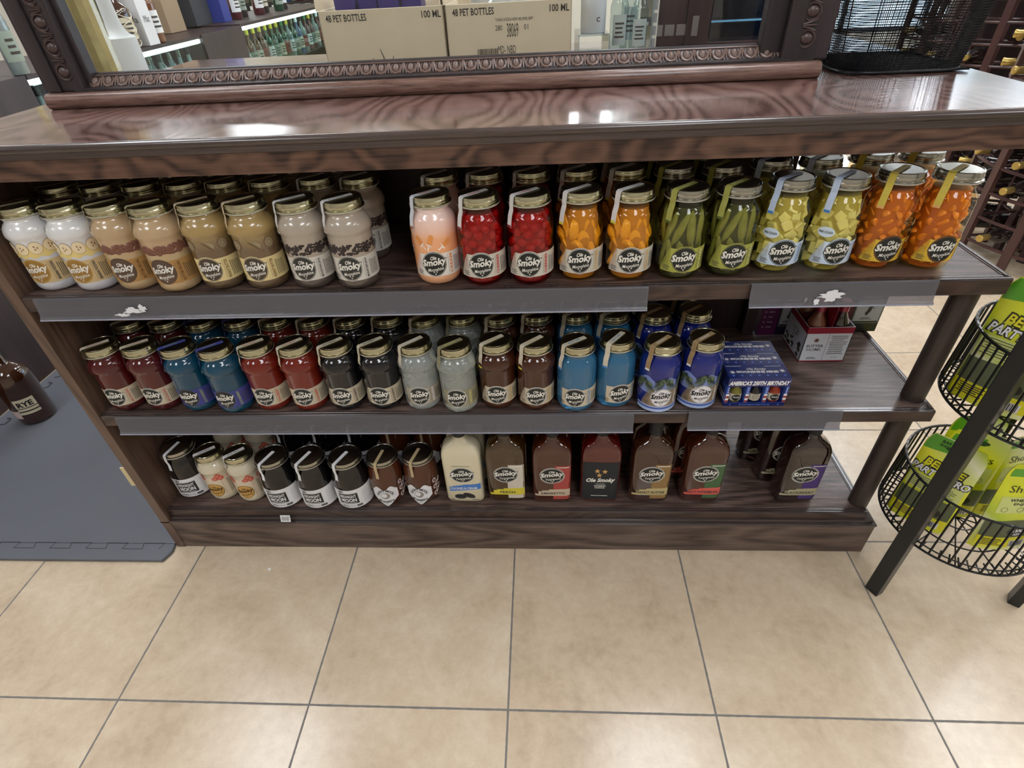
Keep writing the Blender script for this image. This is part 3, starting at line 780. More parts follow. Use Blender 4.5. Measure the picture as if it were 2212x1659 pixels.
def palm(root, F, s):
    m = MB(); g1 = plain('palm_dark', (38, 56, 44), 0.5); g2 = plain('palm_light', (112, 128, 92), 0.5); sk = plain('sky_lilac', (122, 138, 200), 0.5); bl = plain('band_blue', (62, 88, 170), 0.5); pw = plain('band_pale', (168, 188, 226), 0.5)
    m.cols(F, -0.06 * s, 0.07 * s, 30, lambda x: 0.052 * s, lambda x: (0.088 + 0.006 * sin(x * 130)) * s, sk, 0.0002)
    for c0, z0_ in ((0.004, 0.082), (-0.045, 0.075), (0.055, 0.08)):
        for k in range(11):
            a = -0.62 + k * 0.44; q = (0.030 if k % 2 else 0.025) * s; c = c0 * s; n = 11
            gm = g2 if k % 3 == 0 else g1
            sp = [(c + q * t * cos(a), z0_ * s + q * 0.8 * t * sin(a) - 0.016 * t * t * s) for t in [i / n for i in range(n + 1)]]
            for i in range(1, n):
                (x_, z_), (xn, zn) = sp[i], sp[i + 1]; dx, dz = xn - x_, zn - z_; ln = math.hypot(dx, dz) + 1e-9; ux, uz = dx / ln, dz / ln
                w_ = 0.0075 * s * math.sin(pi * (0.15 + 0.85 * i / n))
                for sd in (1, -1):
                    tx, tz = x_ + ux * w_ * 0.9 - uz * sd * w_, z_ + uz * w_ * 0.9 + ux * sd * w_ - 0.0015 * s
                    m.add([F(x_ - ux * 0.0009, z_ - uz * 0.0009, 0.0006 + 0.00003 * k), F(x_ + ux * 0.0012, z_ + uz * 0.0012, 0.0006 + 0.00003 * k), F(tx, tz, 0.0007 + 0.00003 * k)], [(0, 1, 2)], gm)
                    m.add([F(x_, z_, 0.0006), F(x_ + ux * 0.003, z_ + uz * 0.003, 0.0006), F(x_ + ux * 0.003 - uz * 0.0006, z_ + uz * 0.003 + ux * 0.0006, 0.0006)], [(0, 1, 2)], gm)
    m.cols(F, -0.06 * s, 0.07 * s, 30, lambda x: 0.006 * s, lambda x: 0.020 * s, pw, 0.0003)
    m.cols(F, -0.06 * s, 0.07 * s, 30, lambda x: 0.013 * s, lambda x: 0.0175 * s, bl, 0.0005)
    m.build('printed_palms', root)
def apples(root, F, s):
    m = MB(); r1 = plain('apple_red', (196, 96, 78), 0.5); r2 = plain('apple_light', (216, 130, 108), 0.5); st = plain('apple_stem', (90, 60, 44), 0.5)
    for u in (-0.028, 0.022, 0.062):
        for dx, dz, q in ((-0.007, -0.003, 0.0075), (0.006, -0.004, 0.008), (0.0, 0.004, 0.0078), (-0.012, -0.004, 0.005)):
            m.ellipse(F, u + dx, 0.083 + dz, q, q * 0.85, r1, 0.0006 + 0.0001 * q * 100); m.ellipse(F, u + dx - 0.001, 0.0835 + dz, q * 0.5, q * 0.35, r2, 0.0016)
        m.rect(F, u - 0.0006, u + 0.0006, 0.088, 0.096, st, 0.0012, 1)
    m.build('printed_apples', root)

plain('label_iceblue', (206, 222, 240), 0.5); plain('print_brown', (104, 70, 36), 0.5); plain('print_umber', (66, 40, 26), 0.5); plain('label_sand', (206, 180, 134), 0.5)
plain('seal_white', (224, 222, 222), 0.6, noise=0.05, nscale=200); plain('tip_yellow', (214, 206, 70), 0.5); plain('tip_blue', (70, 130, 200), 0.5); plain('label_bright', (226, 226, 230), 0.45); plain('pecan_brown', (124, 82, 66), 0.4)
def seal(name, c): return plain('seal_' + name, c, 0.6, noise=0.05, nscale=200)
cream_white = (222, 222, 224)
# --- left group on the top shelf
jar_proto('banana', 'banana', body=zbands('sleeve_banana', [(0, (206, 206, 212)), (0.066, (208, 210, 216)), (0.07, (205, 205, 205)), (0.094, (222, 222, 224)), (0.15, (232, 232, 232))]),
          label=plain('label_sand', (206, 180, 134), 0.5), disc=plain('disc_mustard', (158, 118, 52), 0.5), rim=plain('rim_sand', (196, 164, 104), 0.5), flavor='BANANA PUDDING', fcol=M_ink, seal=seal('sand', (196, 184, 148)), extra=bananas, jag=False, sealtxt='BANANA PUDDING')
jar_proto('pecan', 'pecan', body=zbands('sleeve_pecan', [(0, (186, 158, 118)), (0.066, (190, 164, 124)), (0.085, (184, 156, 120)), (0.15, (196, 170, 134))]),
          label=plain('label_ochre', (176, 134, 78), 0.5), disc=plain('disc_cocoa', (92, 72, 60), 0.5), rim=plain('rim_cocoa', (88, 66, 50), 0.5), flavor='BUTTER PECAN', fcol=plain('print_brown', (104, 70, 36), 0.5), seal=seal('kraft', (176, 164, 128)), jag=False,
          extra=crumbs('pecan_band', plain('pecan_brown', (124, 82, 66), 0.4), 0.077, 0.090, 0.0052, 120, 1.25))
jar_proto('pb', 'pb', body=zbands('sleeve_pb', [(0, (92, 74, 54)), (0.05, (112, 90, 62)), (0.072, (106, 84, 60)), (0.092, (140, 118, 78)), (0.11, (170, 142, 88)), (0.15, (166, 146, 104))], wob=0.004, nscale=30),
          label=plain('label_butter', (226, 206, 150), 0.5), disc=plain('disc_umber', (74, 62, 50), 0.5), rim=plain('rim_butter', (236, 222, 176), 0.5), flavor='PEANUT BUTTER', fcol=plain('print_tan', (132, 104, 54), 0.5), seal=seal('parch', (210, 190, 158)), jag=False, extra=cups, sealtxt='PEANUT BUTTER')
jar_proto('java', 'java', body=zbands('sleeve_java', [(0, (74, 66, 60)), (0.019, (86, 76, 70)), (0.022, (168, 156, 142)), (0.15, (176, 164, 150))], wob=0.001),
          label=plain('label_grey', (208, 204, 196), 0.5), disc=plain('disc_charcoal', (52, 52, 48), 0.5), rim=plain('rim_pale', (214, 212, 204), 0.5), flavor='MOUNTAIN JAVA', fcol=M_ink, seal=seal('white', (224, 222, 222)), jag=False,
          extra=crumbs('coffee_bean_band', plain('bean_black', (52, 42, 42), 0.35), 0.069, 0.0865, 0.0036, 240), sealtxt='MOUNTAIN JAVA')
# --- right group
jar_proto('creamsicle', 'cs', prof='round', body=zbands('sleeve_creamsicle', [(0, (240, 180, 140)), (0.05, (240, 168, 112)), (0.085, (244, 178, 132)), (0.098, (244, 200, 180)), (0.13, (240, 214, 206))], wob=0.004, nscale=40),
          label=plain('label_offwhite', (228, 222, 214), 0.5), flavor='CREAM', fcol=plain('print_orange', (222, 140, 80), 0.5), seal=seal('ice', (226, 230, 238)), extra=pops, tip=plain('tip_brown', (160, 110, 70), 0.5), sealtxt='CREAMSICLE')
SH = dict(red=glassy('jar_red_glass', (246, 168, 160), 1.3), amber=glassy('jar_amber_glass', (253, 240, 208), 1.3), green=glassy('jar_green_glass', (240, 240, 214), 1.3), pale=glassy('jar_pale_glass', (250, 249, 232), 1.3), orange=glassy('jar_orange_glass', (255, 240, 206), 1.3))
M_fl = plain('label_fruit', (206, 200, 186), 0.5)
jar_proto('cherries', 'ch', prof='round', body=SH['red'], label=M_fl, flavor='CHERRIES', fcol=plain('print_red', (196, 60, 48), 0.5), seal=seal('white', 0), tip=plain('tip_cherry', (120, 40, 40), 0.5), fruit='cherry', fmat=plain('cherry_red', (162, 24, 34), 0.25, coat=0.5), core=plain('cherry_syrup', (150, 20, 30), 0.4), sealtxt='CHERRIES')
jar_proto('peaches', 'pe', prof='round', body=SH['amber'], label=M_fl, flavor='PEACHES', fcol=plain('print_peach', (214, 170, 90), 0.5), seal=seal('white', 0), tip=plain('tip_yellow', (214, 206, 70), 0.5), fruit='peach', fmat=plain('peach_flesh', (238, 176, 40), 0.35, coat=0.3, noise=0.18, nscale=60), core=plain('peach_syrup', (190, 132, 30), 0.5))
jar_proto('pickles', 'pi', prof='round', body=SH['green'], label=plain('label_lime', (168, 170, 78), 0.5), rim=plain('rim_lime', (180, 182, 96), 0.5), flavor='PICKLES', fcol=plain('print_cream', (226, 224, 170), 0.5), lid=M_silver, seal=seal('lime', (164, 164, 84)), tip=plain('tip_green', (84, 96, 40), 0.5), fruit='pickle', fmat=plain('pickle_green', (138, 140, 72), 0.35, coat=0.3, noise=0.3, nscale=90), core=plain('pickle_brine', (58, 62, 26), 0.4), sealtxt='PICKLES')
def pina(root, F, s):
    m = MB(); m.ellipse(F, -0.030, 0.0735, 0.0145, 0.0085, plain('label_iceblue', (206, 222, 240), 0.5), 0.0005)
    m.text(F, 'PINA COLADA', -0.030, 0.0735, w=0.023, h=0.0042, mat=M_ink, lift=0.0009, bold=0.02); m.build('flavour_tag', root)
jar_proto('pineapple', 'pn', prof='round', hk=1.165 * 1.03, body=SH['pale'], label=plain('label_iceblue', 0), rim=plain('label_iceblue', 0), flavor='PINEAPPLE', fcol=plain('print_blue', (110, 140, 190), 0.5), lid=M_silver, seal=seal('bluewhite', (196, 212, 238)), tip=plain('tip_blue', (70, 130, 200), 0.5), fruit='pineapple', fmat=plain('pineapple_yellow', (224, 214, 134), 0.4, coat=0.3, noise=0.12, nscale=80), core=plain('pineapple_syrup', (176, 160, 70), 0.5), extra=pina, lhi=0.063)
jar_proto('orange', 'or', prof='round', hk=1.165 * 1.055, body=SH['orange'], label=plain('label_gold', (226, 188, 62), 0.5), rim=plain('rim_bronze', (150, 96, 50), 0.5), flavor='ORANGES', fcol=plain('print_brown', 0), lid=M_silver, seal=seal('gold', (214, 194, 84)), tip=plain('tip_orange', (226, 176, 110), 0.5), fruit='orange', fmat=plain('mandarin_orange', (228, 146, 38), 0.35, coat=0.4, noise=0.12, nscale=60), core=plain('orange_syrup', (184, 104, 18), 0.5), lhi=0.062)
# --- middle shelf (smaller jars)
SB = 0.945
def mid(key, col, trans=0.0, txt=None, tcol=None, body=None, prof='ridge', **k):
    jar_proto(key, key, prof=prof, s=SB, hk=1.19, body=body or liquid('liquid_' + key, col, trans), flavor=txt, fcol=tcol, sealtxt=k.pop('st', txt), **k)
M_ml = plain('label_oat', (198, 186, 162), 0.5)
mid('punch', (78, 18, 22), txt='MOONSHINE', tcol=plain('print_rose', (188, 110, 100), 0.5), label=M_ml, jag=False, tip=plain('tip_rose', (150, 80, 80), 0.5))
mid('bluerasp', (16, 78, 108), 0.25, 'BLUE RASPBERRY', plain('print_sage', (150, 160, 110), 0.5), label=plain('label_indigo', (62, 66, 140), 0.5), rim=plain('rim_indigo', (90, 96, 130), 0.5), seal=seal('indigo', (70, 76, 150)), jag=False, tip=M_white)
mid('straw', (112, 30, 18), txt='STRAWBERRY', tcol=plain('print_coral', (196, 92, 70), 0.5), label=M_ml, jag=False, tip=plain('tip_dark', (60, 30, 34), 0.5))
mid('black', (20, 20, 24), txt='BLACKBERRY', tcol=M_ink, label=M_ml, tip=plain('tip_ink', (34, 30, 60), 0.5))
mid('clear1', (228, 236, 234), 0.72, 'WHITE LIGHTNIN', M_white, label=plain('label_taupe', (168, 158, 140), 0.5), jag=False, tip=M_black)
mid('clear2', (226, 234, 228), 0.72, 'ORIGINAL', plain('print_khaki', (206, 198, 120), 0.5), label=plain('label_olive', (150, 144, 118), 0.5), jag=False, seal=seal('olive', (150, 142, 110)))
mid('apple', (66, 32, 18), txt='APPLE PIE', tcol=plain('print_gilt', (196, 160, 90), 0.5), label=M_ml, tip=plain('tip_yellow', 0))
mid('bluef', (66, 138, 184), 0.5, 'BLUE FLAME', plain('print_azure', (96, 150, 200), 0.5), label=M_ml, prof='round', tip=plain('tip_blue', 0), jag=False)
mid('beach', (24, 38, 124), 0.1, 'SHINE BEACH', M_white, label=plain('label_driftwood', (146, 128, 104), 0.5), disc=plain('disc_white', (232, 230, 234), 0.5), ink=M_black, rim=plain('rim_grey', (120, 116, 112), 0.5), prof='round', seal=seal('driftwood', (160, 134, 96)), extra=palm, tip=M_white)
# --- bottom shelf jars
def mmoon():
    root = empty('mason_jar', (0, 0, 0), 'mm', 'jar'); P, R = PROFS['mm']
    P = [(r, z * 1.13) for r, z in P]; MB().lathe(P, liquid('liquid_midnight', (14, 14, 16)), 44).build('glass_jar', root, sharp=50)
    lid_mesh(M_silver, 0.1667, 0.0432, screw=False).build('lid', root, sharp=40)
    F1 = cyl(R + 0.0003); F = lambda u, v, l: F1(u, v * 1.13, l); wh = plain('label_bright', (226, 226, 230), 0.45)
    m = MB(); m.cols(F, -0.05, 0.105, 40, lambda x: 0.010, lambda x: 0.071 + 0.0 * x, wh, 0.0004)
    m.rect(F, -0.026, 0.027, 0.024, 0.060, M_eb, 0.0008); m.rect(F, -0.0250, 0.0260, 0.0248, 0.0256, wh, 0.0010); m.rect(F, -0.0250, 0.0260, 0.0585, 0.0591, wh, 0.0010)
    m.text(F, 'MIDNIGHT', 0.001, 0.0505, w=0.043, h=0.0095, mat=wh, lift=0.0014, bold=0.03)
    m.text(F, 'MOON', 0.001, 0.0375, w=0.041, h=0.0125, mat=wh, lift=0.0014, bold=0.04)
    m.lines(F, -0.018, 0.020, 0.0265, 0.0295, 1, wh, 0.0012)
    m.rect(F, -0.024, 0.016, 0.014, 0.020, plain('label_shade', (190, 190, 196), 0.5), 0.0008); m.rect(F, 0.018, 0.034, 0.0135, 0.0205, plain('label_slate', (86, 90, 96), 0.5), 0.0008)
    m.lines(F, -0.022, -0.002, 0.0145, 0.0195, 2, M_ink, 0.0011); m.lines(F, 0.040, 0.066, 0.02, 0.064, 9, plain('print_pale', (176, 176, 182), 0.5), 0.0008, 4, vertical=True, fill=0.25)
    m.text(F, 'MOON', 0.0735, 0.043, w=0.026, h=0.006, mat=M_ink, lift=0.001, rot=pi / 2, bold=0.02)
    lb = m.build('label', root)
    e = MB(); e.ellipse(F, -0.016, 0.0665, 0.0085, 0.0072, plain('crest_grey', (170, 172, 176), 0.4), 0.0014); e.ring(F, -0.016, 0.0665, 0.0088, 0.0075, 0.0012, wh, 0.0018); e.star(F, -0.016, 0.0665, 0.004, M_ink, 0.0019); e.build('crest', lb)
    seal_mesh(wh, 0.1667, rad(-22), 0.0095, 0.012, 0.055, 0.0455, 1.09, None).build('seal_strip', root)
    KIND['mm'] = root
mmoon()
def nmoon():
    root = empty('mason_jar', (0, 0, 0), 'nm', 'jar'); P, R = PROFS['nm']
    P = [(r, z * 1.085) for r, z in P]; MB().lathe(P, liquid('liquid_nightmoon', (78, 40, 22)), 44).build('glass_jar', root, sharp=50)
    lid_mesh(M_silver, 0.160, 0.0412, screw=False).build('lid', root, sharp=40)
    F1 = cyl(R + 0.0003); F = lambda u, v, l: F1(u, v * 1.085, l); wh = plain('label_bright', 0)
    m = MB(); m.cols(F, -0.036, 0.036, 36, lambda x: 0.006 + abs(x) * 0.62 - 0.0035 * cos(x * 90), lambda x: 0.066 - 0.006 * cos(x / 0.036 * pi * 2), wh, 0.0004)
    for sgn, wtxt in ((-1, 'NIGHT'), (1, 'MOON')):
        letters = wtxt; 
        for k, ch in enumerate(letters):
            a = rad(-78 + 156 * ((k + (0 if sgn < 0 else 5.5)) / 8.7)); x = 0.0205 * sin(a); z = 0.040 + 0.0195 * cos(a)
            m.text(F, ch, x, z, h=0.0078, mat=M_black, lift=0.0009, bold=0.03, rot=-a)
    m.ellipse(F, 0.0, 0.041, 0.0115, 0.0105, plain('moon_grey', (150, 142, 132), 0.5), 0.0008); m.ellipse(F, -0.0035, 0.0425, 0.0082, 0.0078, wh, 0.0011); m.ring(F, 0, 0.041, 0.0118, 0.0108, 0.0008, M_ink, 0.0013)
    m.text(F, 'Moonshine', 0.0, 0.0245, w=0.042, h=0.0085, mat=M_black, lift=0.0009, shear=0.25, bold=0.02, rot=0.0, arc=-0.35)
    m.lines(F, -0.012, 0.013, 0.0155, 0.0185, 1, M_ink, 0.0009); m.text(F, '100', 0.0, 0.0115, h=0.004, mat=M_ink, lift=0.0009)
    m.build('label', root)
    m = MB()
    for k in range(7): m.ellipse(F, 0.052 + (k % 3) * 0.009 - 0.004, 0.028 + k * 0.0075, 0.0058, 0.0072, wh, 0.0004 + 0.00003 * k); m.ellipse(F, 0.052 + (k % 3) * 0.009 - 0.004, 0.028 + k * 0.0075, 0.0036, 0.0052, plain('pecan_brown', 0), 0.0008 + 0.00003 * k)
    m.ellipse(F, -0.045, 0.058, 0.004, 0.006, plain('label_sand', 0), 0.0005); m.build('peanut_print', root)
    seal_mesh(seal('kraft2', (190, 168, 130)), 0.160, rad(-12), 0.0085, 0.012, 0.052, 0.0435, 1.05, None).build('seal_strip', root)
    KIND['nm'] = root
nmoon()
jar_proto('sour', 'sour', prof='ridge', s=0.925, hk=1.16, body=liquid('liquid_cream', (206, 196, 172)), label=plain('label_linen', (214, 198, 174), 0.5), disc=plain('disc_honey', (206, 162, 84), 0.5), ink=plain('print_umber', (66, 40, 26), 0.5), rim=plain('print_umber', 0), flavor=None, jag=False, extra=apples, lhi=0.094, cz=0.046, seal=seal('white', 0), sealtxt='SOUR APPLE')

JARS = {k: v for k, v in KIND.items()}
USED = set()
def place(key, x, y, z, label, group=None, rz=0.0, cat='jar', lean=0.0, skip=()):
    src = JARS[key]
    if key not in USED: o = src; USED.add(key)
    else: o = copy_tree(src, None, skip)
    o.location = (x, y, z + 0.0008); o.rotation_euler = (0, lean, rz)
    o['label'] = label; o['category'] = cat
    if group: o['group'] = group
    elif 'group' in o: del o['group']
    return o
D = dict(banana='white banana-print jar', pecan='tan pecan-band jar', pb='two-tone brown jar', java='taupe coffee-bean jar',
         creamsicle='pale orange ice-pop jar', cherries='red cherry jar', peaches='amber peach-slice jar', pickles='green pickle jar', pineapple='yellow pineapple jar', orange='orange mandarin jar',
         punch='dark wine-red jar', bluerasp='deep blue indigo-labelled jar', straw='orange-red jar', black='black-liquid jar', clear1='clear taupe-labelled jar', clear2='clear olive-labelled jar', apple='reddish-brown jar', bluef='light blue jar', beach='cobalt blue palm-tree jar')
rnd = random.Random(11)
A1 = [('banana', -0.9255, 0.494), ('banana', -0.8345, 0.490), ('pecan', -0.7435, 0.489), ('pecan', -0.652, 0.478), ('pb', -0.561, 0.484), ('pb', -0.469, 0.482), ('java', -0.371, 0.480), ('java', -0.280, 0.475),
      ('creamsicle', -0.119, 0.488), ('cherries', -0.029, 0.478), ('cherries', 0.064, 0.478), ('peaches', 0.158, 0.488), ('peaches', 0.252, 0.485), ('pickles', 0.347, 0.483), ('pickles', 0.441, 0.493), ('pineapple', 0.535, 0.503), ('pineapple', 0.629, 0.503), ('orange', 0.723, 0.509), ('orange', 0.817, 0.503)]
def side(i, lst):
    k = lst[i][0]; same = [j for j in range(len(lst)) if lst[j][0] == k]
    if len(same) == 1: return 'the only'
    return 'the left' if i == same[0] else 'the right'
def sidew(i, lst):
    s = side(i, lst); return s[4:] + ' ' if s != 'the only' else ''
# fruit jars copied without re-randomised contents, a small turn makes each one differ
row_y = {}
for i, (k, x, y) in enumerate(A1):
    s = side(i, A1)
    lab = D[k] + (', the only one in the front row of the top shelf' if s == 'the only' else f', {s[4:]}-hand one of its front pair on the top shelf')
    place(k, x, y - 0.006, ZA, lab, rz=rnd.uniform(-0.05, 0.05))
for i, (k, x, y) in enumerate(A1):
    y2 = 0.6 if k not in ('pineapple', 'orange') else 0.612
    place(k, x - (0.004 if 3 < i < 8 else 0) + rnd.uniform(-0.001, 0.001) if i else -0.9255, y2 + rnd.uniform(-0.003, 0.003), ZA, f'second-row {D[k]}, right behind the {sidew(i, A1)}front one, top shelf', rz=rnd.uniform(-0.06, 0.06))
fs_ = ('cherry', 'peach_slice', 'pickle_spear', 'pineapple_chunk', 'orange_segment')
for i, (k, x, y) in enumerate(A1):
    if i in (7, 8): continue
    if i > 14: continue
    place(k, x - (0.004 if i < 8 else 0) if i else -0.9255, 0.712, ZA, f'third-row {D[k]}, top shelf, behind the {sidew(i, A1)}second-row one', skip=fs_)
B1 = [('punch', -0.922, 0.486), ('punch', -0.829, 0.487), ('bluerasp', -0.738, 0.482), ('bluerasp', -0.646, 0.474), ('straw', -0.557, 0.482), ('straw', -0.467, 0.481), ('black', -0.376, 0.481), ('black', -0.286, 0.482), ('clear1', -0.196, 0.481), ('clear2', -0.107, 0.471),
      ('apple', -0.018, 0.483), ('apple', 0.0685, 0.477), ('bluef', 0.160, 0.472), ('bluef', 0.247, 0.485), ('beach', 0.341, 0.470), ('beach', 0.433, 0.481)]
for i, (k, x, y) in enumerate(B1):
    s = side(i, B1)
    lab = D[k] + (', in the front row of the middle shelf' if s == 'the only' else f', {s[4:]}-hand one of its front pair on the middle shelf')
    place(k, x, y - 0.006, ZB, lab, rz=rnd.uniform(-0.05, 0.05) - (0.12 if i == 12 else 0) + (0.25 if i == 13 else 0))
for i, (k, x, y) in enumerate(B1):
    place(k, x + 0.002, 0.588 + rnd.uniform(-0.004, 0.004), ZB, f'second-row {D[k]}, middle shelf, behind the {sidew(i, B1)}front one', rz=rnd.uniform(-0.08, 0.08))
for i, (k, x, y) in enumerate(B1):
    if i in (8, 9, 10, 11, 12, 13, 14, 15):
        place(k, x + 0.004, 0.694, ZB, f'third-row {D[k]}, middle shelf, behind the {sidew(i, B1)}second-row one')
C1 = [('mm', -0.9215, 0.524), ('sour', -0.826, 0.508), ('sour', -0.741, 0.502), ('mm', -0.640, 0.487), ('mm', -0.540, 0.486), ('mm', -0.440, 0.486), ('nm', -0.345, 0.497), ('nm', -0.250, 0.503)]
CL = ['black white-labelled jar alone in the left corner of the bottom shelf', 'cream jar with printed red apples, left of its front pair on the bottom shelf', 'cream jar with printed red apples, right of its front pair on the bottom shelf',
      'black white-labelled jar beside the apple-printed jars, left of three, bottom shelf', 'black white-labelled jar, middle of three side by side on the bottom shelf', 'black white-labelled jar, right of three, next to the brown jars on the bottom shelf',
      'brown jar with a pointed white label, left of two on the bottom shelf', 'brown jar with a pointed white label, right of two, beside the cream bottle']
for (k, x, y), lab in zip(C1, CL): place(k, x, y, ZC, lab, rz=rnd.uniform(-0.06, 0.06) + (0.12 if k == 'mm' and x < -0.9 else 0))
CL2 = ['cream apple-printed jar in the rear row of the bottom shelf, left one', 'cream apple-printed jar in the rear row of the bottom shelf, right one', 'black jar behind the left of the three front black jars, bottom shelf', 'black jar behind the middle of the three front black jars, bottom shelf', 'black jar behind the right of the three front black jars, bottom shelf', 'brown jar behind the left front brown jar on the bottom shelf', 'brown jar behind the right front brown jar on the bottom shelf']
for (k, x, y), lab in zip([('sour', -0.841, 0.632), ('sour', -0.748, 0.632), ('mm', -0.655, 0.632), ('mm', -0.550, 0.632), ('mm', -0.447, 0.632), ('nm', -0.347, 0.632), ('nm', -0.248, 0.634)], CL2):
    place(k, x, y, ZC, lab, rz=rnd.uniform(-0.06, 0.06))

# ------------------------------------------------------------------ flask bottles on the bottom shelf
M_cap = plain('black_wrap', (30, 33, 38), 0.55)
def flask(key, desc, liq, panel, emb=True, extra=None, opaque=False):
    root = empty('liquor_bottle', (0, 0, 0), desc, 'bottle')
    hw, hd = 0.0455, 0.027; KX, KZ = 1.13, 1.30
    secs = [(hw * 0.90, hd * 0.85, 0.0, 5), (hw * 0.97, hd * 0.96, 0.003, 5), (hw, hd, 0.010, 6), (hw, hd, 0.128, 6), (hw * 0.985, hd * 0.98, 0.137, 5.5), (hw * 0.93, hd * 0.93, 0.146, 5), (hw * 0.82, hd * 0.85, 0.154, 4.2), (hw * 0.62, hd * 0.72, 0.161, 3.2), (hw * 0.42, hd * 0.6, 0.167, 2.6), (0.0135, 0.0135, 0.174, 2), (0.0128, 0.0128, 0.182, 2), (0.0128, 0.0128, 0.206, 2)]
    secs = [(a * (KX if a > 0.02 else 1.1), b_ * (KX if a > 0.02 else 1.1), c * KZ, e) for a, b_, c, e in secs]
    m = MB(); m.loft(secs, liq, 56); m.build('bottle_glass', root, sharp=60)
    m = MB(); m.lathe([(r_ * 1.12, z_ * KZ) for r_, z_ in [(0.0132, 0.176), (0.0150, 0.177), (0.0152, 0.206), (0.0165, 0.208), (0.0165, 0.232), (0.0158, 0.2345), (0, 0.2345)]], M_cap, 28); m.build('neck_wrap', root, sharp=40)
    def Fb(u, v, l):
        e = 6; q = min(0.999, abs(u) / hw); y = -hd * (1 - q ** e) ** (1 / e)
        return (u * KX, y * KX - l, v * KZ)
    o = None
    if panel: o = panel(root, Fb)
    if emb:
        emblem_mesh(Fb, 0.0, 0.083, 0.029, 0.0225, M_eb, M_creamy, M_creamy, 'Tennessee').build('emblem', o if o else root)
    if extra: extra(root, Fb)
    JARS[key] = root
def panel_fn(side_c, strip_c, txt, tcol=M_ink):
    def f(root, F):
        m = MB()
        if side_c is not None:
            sc = plain('panel_%d_%d_%d' % side_c, side_c, 0.5, noise=0.08, nscale=120)
            m.rect(F, 0.006, 0.0425, 0.062, 0.111, sc, 0.0003); m.rect(F, 0.003, 0.0425, 0.013, 0.062, sc, 0.0003)
            m.lines(F, 0.010, 0.040, 0.105, 0.109, 1, M_creamy, 0.0008)
        st = plain('strip_%d_%d_%d' % strip_c, strip_c, 0.5)
        pts = [(-0.040, 0.024), (-0.035, 0.029), (-0.034, 0.034), (-0.030, 0.038), (-0.010, 0.040), (-0.009, 0.043), (0.042, 0.045), (0.042, 0.0225)]
        for i in range(10):
            a, b_ = -0.040 + 0.0082 * i, -0.040 + 0.0082 * (i + 1)
            t = [0.029, 0.037, 0.040, 0.040, 0.043, 0.043, 0.0435, 0.044, 0.044, 0.044][i]
            m.rect(F, a, b_, 0.0235, t, st, 0.0006, 2)
        m.text(F, txt, 0.002, 0.0315, w=min(0.068, 0.0072 * len(txt)), h=0.0072, mat=tcol, lift=0.0011, bold=0.02)
        return m.build('label', root)
    return f
glass_b = lambda n, c, t=0.0: plain('bottle_' + n, c, 0.04, coat=1.0, trans=t, spec=0.7)
def cookie_extra(root, F):
    m = MB(); bl = plain('strip_blue', (70, 124, 200), 0.5); ck = plain('cookie_black', (44, 42, 42), 0.5); ck2 = plain('cookie_rim', (96, 92, 90), 0.5)
    for i, t in enumerate([0.048, 0.051, 0.052, 0.053, 0.055, 0.056, 0.056, 0.057, 0.058, 0.059]): m.rect(F, -0.034 + 0.0078 * i, -0.034 + 0.0078 * (i + 1), 0.035 + 0.0008 * i, t, bl, 0.0004, 2)
    m.text(F, 'COOKIES & CREAM', 0.0, 0.0445, w=0.064, h=0.0068, mat=M_creamy, lift=0.0009, rot=0.05, bold=0.02)
    m.build('flavour_strip', root); m = MB()
    for cx, cz, t in ((-0.010, 0.020, 0.0), (0.011, 0.0235, -0.25)):
        m.ellipse(F, cx, cz - 0.002, 0.0145, 0.0065, ck, 0.0004, tilt=t); m.ellipse(F, cx, cz, 0.0145, 0.0065, ck2, 0.0006, tilt=t); m.ellipse(F, cx, cz, 0.0132, 0.0056, ck, 0.0008, tilt=t)
    m.build('cookie_print', root); m = MB()
    m.lines(F, -0.034, -0.024, 0.008, 0.012, 2, M_ink, 0.0006); m.lines(F, 0.018, 0.036, 0.008, 0.012, 2, M_ink, 0.0006); m.lines(F, -0.022, 0.022, 0.108, 0.110, 1, M_ink, 0.0006)
    m.build('small_print', root)
flask('b_cookie', 'bc', plain('bottle_cream', (216, 206, 176), 0.2, coat=0.7), None, extra=cookie_extra)
flask('b_peach', 'bp', glass_b('peach', (96, 62, 18), 0.6), panel_fn((206, 198, 184), (214, 200, 66), 'PEACH'))
flask('b_amaretto', 'ba', glass_b('amaretto', (100, 40, 16), 0.55), panel_fn((168, 72, 66), (196, 178, 156), 'AMARETTO'))
def blackpanel(root, F):
    m = MB(); bk = plain('matte_black_label', (34, 38, 42), 0.6); gs = plain('gold_star', (204, 160, 100), 0.5)
    m.rect(F, -0.0445, 0.0445, 0.010, 0.118, bk, 0.0004)
    for x, z in ((-0.008, 0.094), (0.009, 0.0925), (-0.003, 0.082)): m.star(F, x, z, 0.0072, gs, 0.001)
    m.text(F, 'Ole Smoky', 0.0, 0.0665, w=0.066, h=0.015, mat=M_creamy, lift=0.001, shear=0.3, bold=0.04, rot=0.02)
    m.text(F, 'TENNESSEE', 0.0, 0.0565, w=0.022, h=0.0028, mat=M_creamy, lift=0.001); m.text(F, 'WHISKEY', 0.0, 0.0505, w=0.028, h=0.0045, mat=M_creamy, lift=0.001, bold=0.03)
    m.lines(F, -0.012, 0.012, 0.043, 0.047, 1, M_creamy, 0.001); m.lines(F, -0.02, 0.02, 0.020, 0.023, 1, M_creamy, 0.001)
    m.build('label', root)
    s = MB(); Fc = cyl(0.0172); Fn = lambda u, v, l: Fc(u, v * 1.3, l)
    for x, z in ((-0.003, 0.199), (0.004, 0.198), (0.0, 0.193)): s.star(Fn, x, z, 0.003, gs, 0.0005)
    s.build('neck_stars', root)
